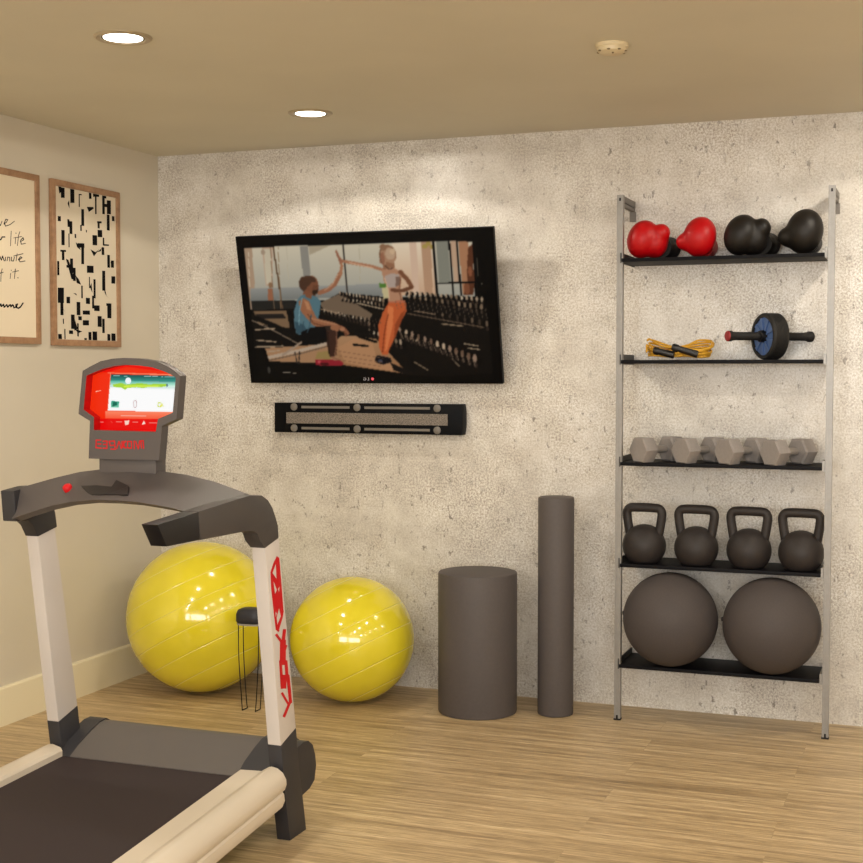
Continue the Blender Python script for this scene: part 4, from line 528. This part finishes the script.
# ================================================================ FOAM ROLLERS
fm=grain('charcoal_foam','514b4a',.6,90,.04,.1,.001,spec=.35)
def roller(name,label,x,y,R_,h):
    bm=bmesh.new(); b=.008
    lathe(bm,[(0,0),(R_-b,0),(R_-.002,.002),(R_,b),(R_,h-b),(R_-.002,h-.002),(R_-b,h),(0,h)],n=72)
    o=finish(bm,name,fm,auto=50,loc=(x,y,0)); return tag(o,label,'foam roller')
roller('foam_roller','wide short charcoal foam cylinder standing on the floor',1.684,-.30,.162,.578)
roller('foam_roller','thin tall charcoal foam cylinder standing beside the wide one',1.996,-.23,.073,.889)

# ================================================================ YOGA BALLS
def ballmat(name):
    m=mat(name,(.78,.66,.03),.13,spec=.6,coat=.6); N,L,b=nodes(m); v=objvec(N)
    mp=N.new('ShaderNodeMapping'); mp.inputs['Rotation'].default_value=(0,math.radians(28),math.radians(15)); L.new(v,mp.inputs['Vector'])
    s=N.new('ShaderNodeSeparateXYZ'); L.new(mp.outputs[0],s.inputs[0])
    mu=N.new('ShaderNodeMath'); mu.operation='MULTIPLY'; mu.inputs[1].default_value=11.; L.new(s.outputs['Z'],mu.inputs[0])
    fr=N.new('ShaderNodeMath'); fr.operation='FRACT'; L.new(mu.outputs[0],fr.inputs[0])
    sub=N.new('ShaderNodeMath'); sub.operation='SUBTRACT'; sub.inputs[1].default_value=.5; L.new(fr.outputs[0],sub.inputs[0])
    ab=N.new('ShaderNodeMath'); ab.operation='ABSOLUTE'; L.new(sub.outputs[0],ab.inputs[0])
    g=ramp(N,L,ab.outputs[0],[(.0,(0,0,0)),(.03,(1,1,1))])
    c=mix(N,L,g,(.82,.75,.16),ramp(N,L,noise(N,L,v,5,3),[(.3,(.66,.56,.02)),(.7,(.76,.65,.03))])); L.new(c,b.inputs['Base Color'])
    bump(N,L,b,g,.5,.004); return m
ym=ballmat('yellow_vinyl')
for x,y,R_,l in ((.446,-.39,.328,'larger yellow exercise ball behind the treadmill, near the corner'),(1.133,-.325,.265,'smaller yellow exercise ball beside the wide foam cylinder')):
    bm=bmesh.new(); sphere(bm,(0,0,0),R_,56); o=finish(bm,'exercise_ball',ym,smooth=True,loc=(x,y,R_)); tag(o,l,'ball')
    bm=bmesh.new(); lathe(bm,[(0,0),(.012,0),(.012,.003),(0,.004)],(0,0,0),20,'y'); v=finish(bm,'valve',mat('yellow_plug',(.7,.6,.08),.4),o,smooth=True,auto=40); v.location=(0,R_-.001,0)

# small black stand seen against the yellow ball
r=root('wire_stand','small black rounded cap on thin wire legs, half hidden behind treadmill upright','stand',(.808,-.62,0))
bm=bmesh.new()
prism_pts=[(.058*math.copysign(abs(math.cos(a))**.6,math.cos(a)),.045*math.copysign(abs(math.sin(a))**.6,math.sin(a))) for a in [2*PI*i/32 for i in range(32)]]
secs=[[(p[0]*kx,p[1]*kx,z) for p in prism_pts] for z,kx in ((.365,.9),(.372,1),(.402,.98),(.418,.86),(.425,.6))]
loft(bm,secs); finish(bm,'cap',mat('dark_grey_cap','24242a',.5),r,smooth=True,auto=60)
bm=bmesh.new(); loft(bm,[[(p[0]*kx,p[1]*kx,z) for p in prism_pts] for z,kx in ((.3575,.93),(.3645,.93))]); finish(bm,'light_band',mat('grey_band','8e8a80',.5),r)
for sx in (-1,1):
    bm=bmesh.new(); 
    for sy in (-1,1): tube(bm,spline([(sx*.046,sy*.02,.36),(sx*.045,sy*.021,.22),(sx*.034,sy*.02,.05),(sx*.030,sy*.022,.002)],5),.0022,8)
    tube(bm,[(sx*.030,-.022,.003),(sx*.030,.022,.003)],.0022,8)
    finish(bm,'wire_leg',matt,r,smooth=True)

# ================================================================ TREADMILL
dg=mat('dark_grey_plastic','403b39',.5); dg2=mat('charcoal_plastic','2d2c30',.5); cg=mat('console_grey','504a49',.5); wh=mat('white_enamel','c9c2bd',.35)
hoodl=mat('hood_grey','5b5653',.5); beltm=grain('brown_black_belt','27191b',.7,500,.12,.1,.0005); rail=mat('ivory_rail','cfc4b3',.3); redp=mat('red_plastic','c00c16',.45,spec=.3); gripb=mat('grip_black','0a080c',.45)
tr=root('treadmill','grey and white treadmill with red console display in the left foreground','treadmill',(1.25,-2.6,0))
def TR(o): return W(o,tr)
def inc(y): return .044*(-2.03-y)   # the deck falls this much towards its rear
def flare(y): return .045*(-2.03-y)
YR=-3.55
bm=bmesh.new()
loft(bm,[[(.895,y,z-inc(y)),(1.53+flare(y),y,z-inc(y)),(1.53+flare(y),y,z-.022-inc(y)),(.895,y,z-.022-inc(y))] for y,z in ((-1.99,.196),(YR+.06,.196))]); TR(finish(bm,'belt',beltm,tr))
bm=bmesh.new()
loft(bm,[[(.89,y,.172-inc(y)),(1.56+flare(y),y,.172-inc(y)),(1.56+flare(y),y,.11-inc(y)),(.89,y,.11-inc(y))] for y in (-1.95,YR)]); TR(finish(bm,'deck',matt,tr))
sec=[(1.526,.14),(1.526,.214),(1.530,.219),(1.569,.221),(1.600,.222),(1.606,.226),(1.625,.237),(1.634,.239),(1.652,.236),(1.670,.224),(1.681,.205),(1.682,.190),(1.676,.174),(1.669,.167),(1.674,.161),(1.676,.142),(1.668,.122),(1.645,.107),(1.60,.102)]
bm=bmesh.new(); loft(bm,[[(x+flare(y),y,z-inc(y)) for x,z in sec] for y in (-2.032,YR)]); TR(finish(bm,'side_rail',rail,tr,auto=28))
sec=[(.902,.14),(.902,.214),(.896,.223),(.866,.231),(.850,.229),(.842,.221),(.838,.18),(.842,.13)]
bm=bmesh.new(); loft(bm,[[(x,y,z-inc(y)) for x,z in sec] for y in (-2.032,YR)]); TR(finish(bm,'side_rail',rail,tr,auto=28))
for x in (.86,1.66):
    bm=bmesh.new(); f=flare(YR+.1) if x>1 else 0; lathe(bm,[(0,0),(.03,0),(.032,.006),(.03,.05),(0,.07)],(x+f*.8,YR+.1,0),24); TR(finish(bm,'rear_foot',matt,tr,auto=40))
# hood
hp=[(-2.032,.199),(-1.985,.224),(-1.92,.250),(-1.87,.266),(-1.84,.268),(-1.81,.252),(-1.793,.215),(-1.788,.175),(-1.80,.13),(-1.84,.105),(-2.03,.10)]
hp=[(y,z) for y,z in hp]
bm=bmesh.new(); prism(bm,hp,'x',.93,1.516); TR(finish(bm,'motor_hood',hoodl,tr,auto=35))
big=[(y+(.006 if y>-1.85 else 0),z+(.0035 if z>.2 else -.002)) for y,z in hp]
for x0,x1 in ((.868,.93),(1.516,1.617)):
    bm=bmesh.new(); prism(bm,big,'x',x0,x1); TR(finish(bm,'hood_end',dg2,tr,auto=35))
bm=bmesh.new(); prism(bm,[(-1.93,.10),(-1.93,.262),(-1.87,.272),(-1.838,.268),(-1.808,.248),(-1.790,.212),(-1.784,.178),(-1.796,.135),(-1.83,.118),(-1.88,.112)],'x',1.6175,1.659); TR(finish(bm,'end_disc',dg2,tr,auto=35))
# uprights, feet and collars (profile in y,z)
up=[(-2.025,.301),(-1.925,.329),(-2.032,.914),(-2.117,.895)]
foot=[(-1.968,0),(-1.859,0),(-1.884,.117),(-1.905,.20),(-1.925,.3285),(-2.025,.3005),(-2.0,.15)]
for x0,x1 in ((.842,.884),(1.618,1.66)):
    bm=bmesh.new(); prism(bm,up,'x',x0,x1); u=TR(finish(bm,'upright',wh,tr,bevel=.0015))
    bm=bmesh.new(); prism(bm,foot,'x',x0-.0008,x1+.0008); TR(finish(bm,'foot',dg2,tr,bevel=.0015))
    if x0>1:
        bm=bmesh.new(); n=0
        def flat(poly,x,mi):
            f=bm.faces.new([bm.verts.new((x,p[0],p[1])) for p in poly]); f.material_index=mi
        for l in LOGR: flat(l,1.6604,0)
        for l in LOGW: flat(l,1.6606,1)
        for q_ in LOG2: flat(q_,1.6604+n*1e-5,0); n+=1
        me=bpy.data.meshes.new('emblem'); bm.to_mesh(me); bm.free(); me.materials.append(redp); me.materials.append(wh)
        me.transform(Matrix.Translation(-Vector(tr.location))); e=link(bpy.data.objects.new('emblem',me),u); e['label']='red lettering running down the upright'
# right arm with grip
arm=[(-2.117,.894),(-2.032,.9135),(-2.036,.95),(-2.050,.975),(-2.070,1.005),(-2.097,1.030),(-2.135,1.047),(-2.205,1.053),(-2.487,1.035),(-2.476,.959),(-2.229,.955),(-2.185,.951),(-2.162,.940),(-2.148,.918)]
bm=bmesh.new(); prism(bm,arm,'x',1.612,1.661); TR(finish(bm,'handrail',dg,tr,bevel=.003))
gp=[(-2.4865,1.034),(-2.4765,.960),(-2.639,.962),(-2.681,1.021)]
bm=bmesh.new(); prism(bm,gp,'x',1.613,1.660); TR(finish(bm,'hand_grip',gripb,tr,bevel=.002))
arm2=[(-2.117,.894),(-2.022,.9135),(-2.030,.96),(-2.060,1.01),(-2.113,1.049),(-2.150,1.0505),(-2.231,1.043),(-2.222,.951),(-2.165,.948),(-2.14,.93)]
bm=bmesh.new(); prism(bm,arm2,'x',.838,.886); TR(finish(bm,'handrail',dg2,tr,bevel=.003))
# crossbar: swept between top-back edge and front-bottom edge
ct_=[(.872,1.040,-2.225,.958,.872),(.906,1.056,-2.235,.967,.90),(1.012,1.084,-2.275,1.009,1.05),(1.096,1.103,-2.295,1.025,1.13),(1.173,1.113,-2.315,1.036,1.22),(1.268,1.116,-2.335,1.039,1.31),(1.366,1.112,-2.365,1.040,1.40),(1.432,1.106,-2.405,1.038,1.485),(1.527,1.088,-2.445,1.037,1.555),(1.640,1.054,-2.485,1.034,1.616)]
secs=[]
for xt,zt,yb,zb,xb in ct_:
    xt_=xt
    secs.append([(xb,yb,zb),(xt_,-2.2,zt),(xt_,-2.165,zt-.004),(xt_,-2.14,zt-.03),(xb*.5+xt_*.5,-2.13,zt-.088 if xt<1.1 else max(zt-.088,zb-.02)),(xb,yb+.03,zb-.012)])
bm=bmesh.new(); loft(bm,secs); TR(finish(bm,'crossbar',cg,tr,auto=30))
def onbar(x,f,off=0):   # point on the sloping front face: x along it, f from lower front (0) to upper back (1)
    for a,b in zip(ct_,ct_[1:]):
        xa=a[4]+(a[0]-a[4])*f; xb_=b[4]+(b[0]-b[4])*f
        if xa<=x<=xb_:
            s_=(x-xa)/(xb_-xa); L_=lambda i:a[i]+(b[i]-a[i])*s_
            y=L_(2)+(-2.2-L_(2))*f; z=L_(3)+(L_(1)-L_(3))*f; n_=Vector((0,-(L_(1)-L_(3)),(-2.2-L_(2)))).normalized()
            return Vector((x,y,z))+n_*off
p=onbar(1.088,.48); nrm=(onbar(1.088,.48,1)-p)
bm=bmesh.new(); lathe(bm,[(0,.014),(.009,.013),(.0135,.009),(.0135,-.004),(0,-.004)],n=28); b_=finish(bm,'stop_button',redp,tr,smooth=True,auto=50); b_.location=p-Vector(tr.location); b_.rotation_euler=nrm.to_track_quat('Z','Y').to_euler(); b_['label']='round red button'
bm=bmesh.new()
for lat in ([(1.139,.48),(1.20,.44),(1.205,.145),(1.177,.26)],[(1.20,.44),(1.258,.40),(1.262,.155),(1.205,.145)],[(1.258,.40),(1.255,.62),(1.317,.44),(1.339,.18),(1.262,.155)]):
    fr=[bm.verts.new(onbar(x,f,.0028)) for x,f in lat]; bk=[bm.verts.new(onbar(x,f,-.006)) for x,f in lat]; nn=len(lat)
    bm.faces.new(fr)
    for i in range(nn): bm.faces.new([fr[i],fr[(i+1)%nn],bk[(i+1)%nn],bk[i]])
TR(finish(bm,'key_slot',mat('slot_dark','262223',.5),tr))
# console
outl=[(1.128,1.399),(1.112,1.274),(1.151,1.254),(1.145,1.145),(1.381,1.145),(1.391,1.243),(1.439,1.263),(1.451,1.385),(1.440,1.395),(1.41,1.412),(1.375,1.426),(1.32,1.434),(1.268,1.436),(1.23,1.434),(1.19,1.427),(1.155,1.412)]
opn=[(1.141,1.385),(1.130,1.287),(1.165,1.265),(1.164,1.228),(1.371,1.226),(1.379,1.263),(1.427,1.281),(1.438,1.380),(1.422,1.389),(1.395,1.399),(1.36,1.409),(1.32,1.414),(1.27,1.416),(1.235,1.413),(1.195,1.404),(1.165,1.394)]
con_r=(1.29,-2.22,1.145)
bm=bmesh.new(); n=len(outl)
yf,yp,yk=-2.225,-2.193,-2.189
O1=[bm.verts.new((x,yf,z)) for x,z in outl]; I1=[bm.verts.new((x,yf,z)) for x,z in opn]; O2=[bm.verts.new((x,yk,z)) for x,z in outl]; I2=[bm.verts.new((x,yp,z)) for x,z in opn]
for i in range(n):
    j=(i+1)%n
    bm.faces.new([O1[i],O1[j],I1[j],I1[i]]); bm.faces.new([O1[i],O2[i],O2[j],O1[j]]); bm.faces.new([I1[i],I1[j],I2[j],I2[i]]).material_index=1
bm.faces.new(O2); bm.faces.new(I2).material_index=1
con=TR(finish(bm,'console',[cg,mat('red_console_plastic','b80406',.45)],tr,auto=30)); con['label']='eight-sided grey console with a lit red display'
bm=bmesh.new(); inn=[(1.27+(x-1.27)*.82,1.3+(z-1.3)*.86) for x,z in outl]; prism(bm,[(x,z) for x,z in inn],'y',yk+.0002,yk+.012); TR(finish(bm,'rear_cover',dg2,con,bevel=.003))
def insidep(p,poly):
    c=False; n_=len(poly)
    for i in range(n_):
        x0,z0=poly[i]; x1,z1=poly[(i+1)%n_]
        if (z0>p[1])!=(z1>p[1]) and p[0]<(x1-x0)*(p[1]-z0)/(z1-z0)+x0: c=not c
    return c
pn=picture('display',CS,240,160,(.96,.17,.03),(1.12,yp-.0006,1.19),(.36,0,0),(0,0,.24),vcol('console_display',CON_E,.3),con,keep=lambda u,v:insidep((1.12+.36*u,1.19+.24*v),opn),blur=1); TR(pn)
bm=bmesh.new(); n=0
for l in CTX:
    for q_ in ribbon2d(l,.0038):
        bm.faces.new([bm.verts.new((p[0],yf-.0006-n*1e-6,p[1])) for p in q_]); n+=1
me=bpy.data.meshes.new('console_lettering'); bm.to_mesh(me); bm.free(); me.materials.append(redp); me.transform(Matrix.Translation(-Vector(tr.location))); e=link(bpy.data.objects.new('lettering',me),con); e['label']='red mirrored lettering'
bm=bmesh.new(); bx(bm,(1.172,-2.212,1.095),(1.362,-2.158,1.146)); TR(finish(bm,'console_stem',cg,tr,bevel=.002))

# ================================================================ LIGHT, WORLD, CAMERA
w=bpy.data.worlds.new('daylight'); bpy.context.scene.world=w; w.use_nodes=True
w.node_tree.nodes['Background'].inputs[0].default_value=(1,.985,.95,1); w.node_tree.nodes['Background'].inputs[1].default_value=WORLD
ld=bpy.data.lights.new('window_daylight','AREA'); ld.shape='RECTANGLE'; ld.size=WX1-WX0; ld.size_y=WZ1-WZ0; ld.energy=1
lo=bpy.data.objects.new('window_daylight',ld); lo.location=((WX0+WX1)/2,RY-.06,(WZ0+WZ1)/2); lo.rotation_euler=(PI/2,0,0); col.objects.link(lo)
ld.cycles.is_portal=True
cd=bpy.data.cameras.new('camera'); cd.sensor_width=36; cd.lens=1363/863*36; cd.clip_start=.05
co=bpy.data.objects.new('camera',cd); co.location=(3.467,-5.565,1.40)
co.rotation_euler=(PI/2-math.atan(61/1363),0,math.radians(20.66)); col.objects.link(co)
sc=bpy.context.scene; sc.camera=co
sc.view_settings.view_transform='Standard'; sc.view_settings.look='None'; sc.view_settings.gamma=1; sc.view_settings.exposure=EXPO; sc.view_settings.use_curve_mapping=False
sc.cycles.use_denoising=True; sc.cycles.max_bounces=10; sc.cycles.diffuse_bounces=7; sc.cycles.sample_clamp_indirect=6
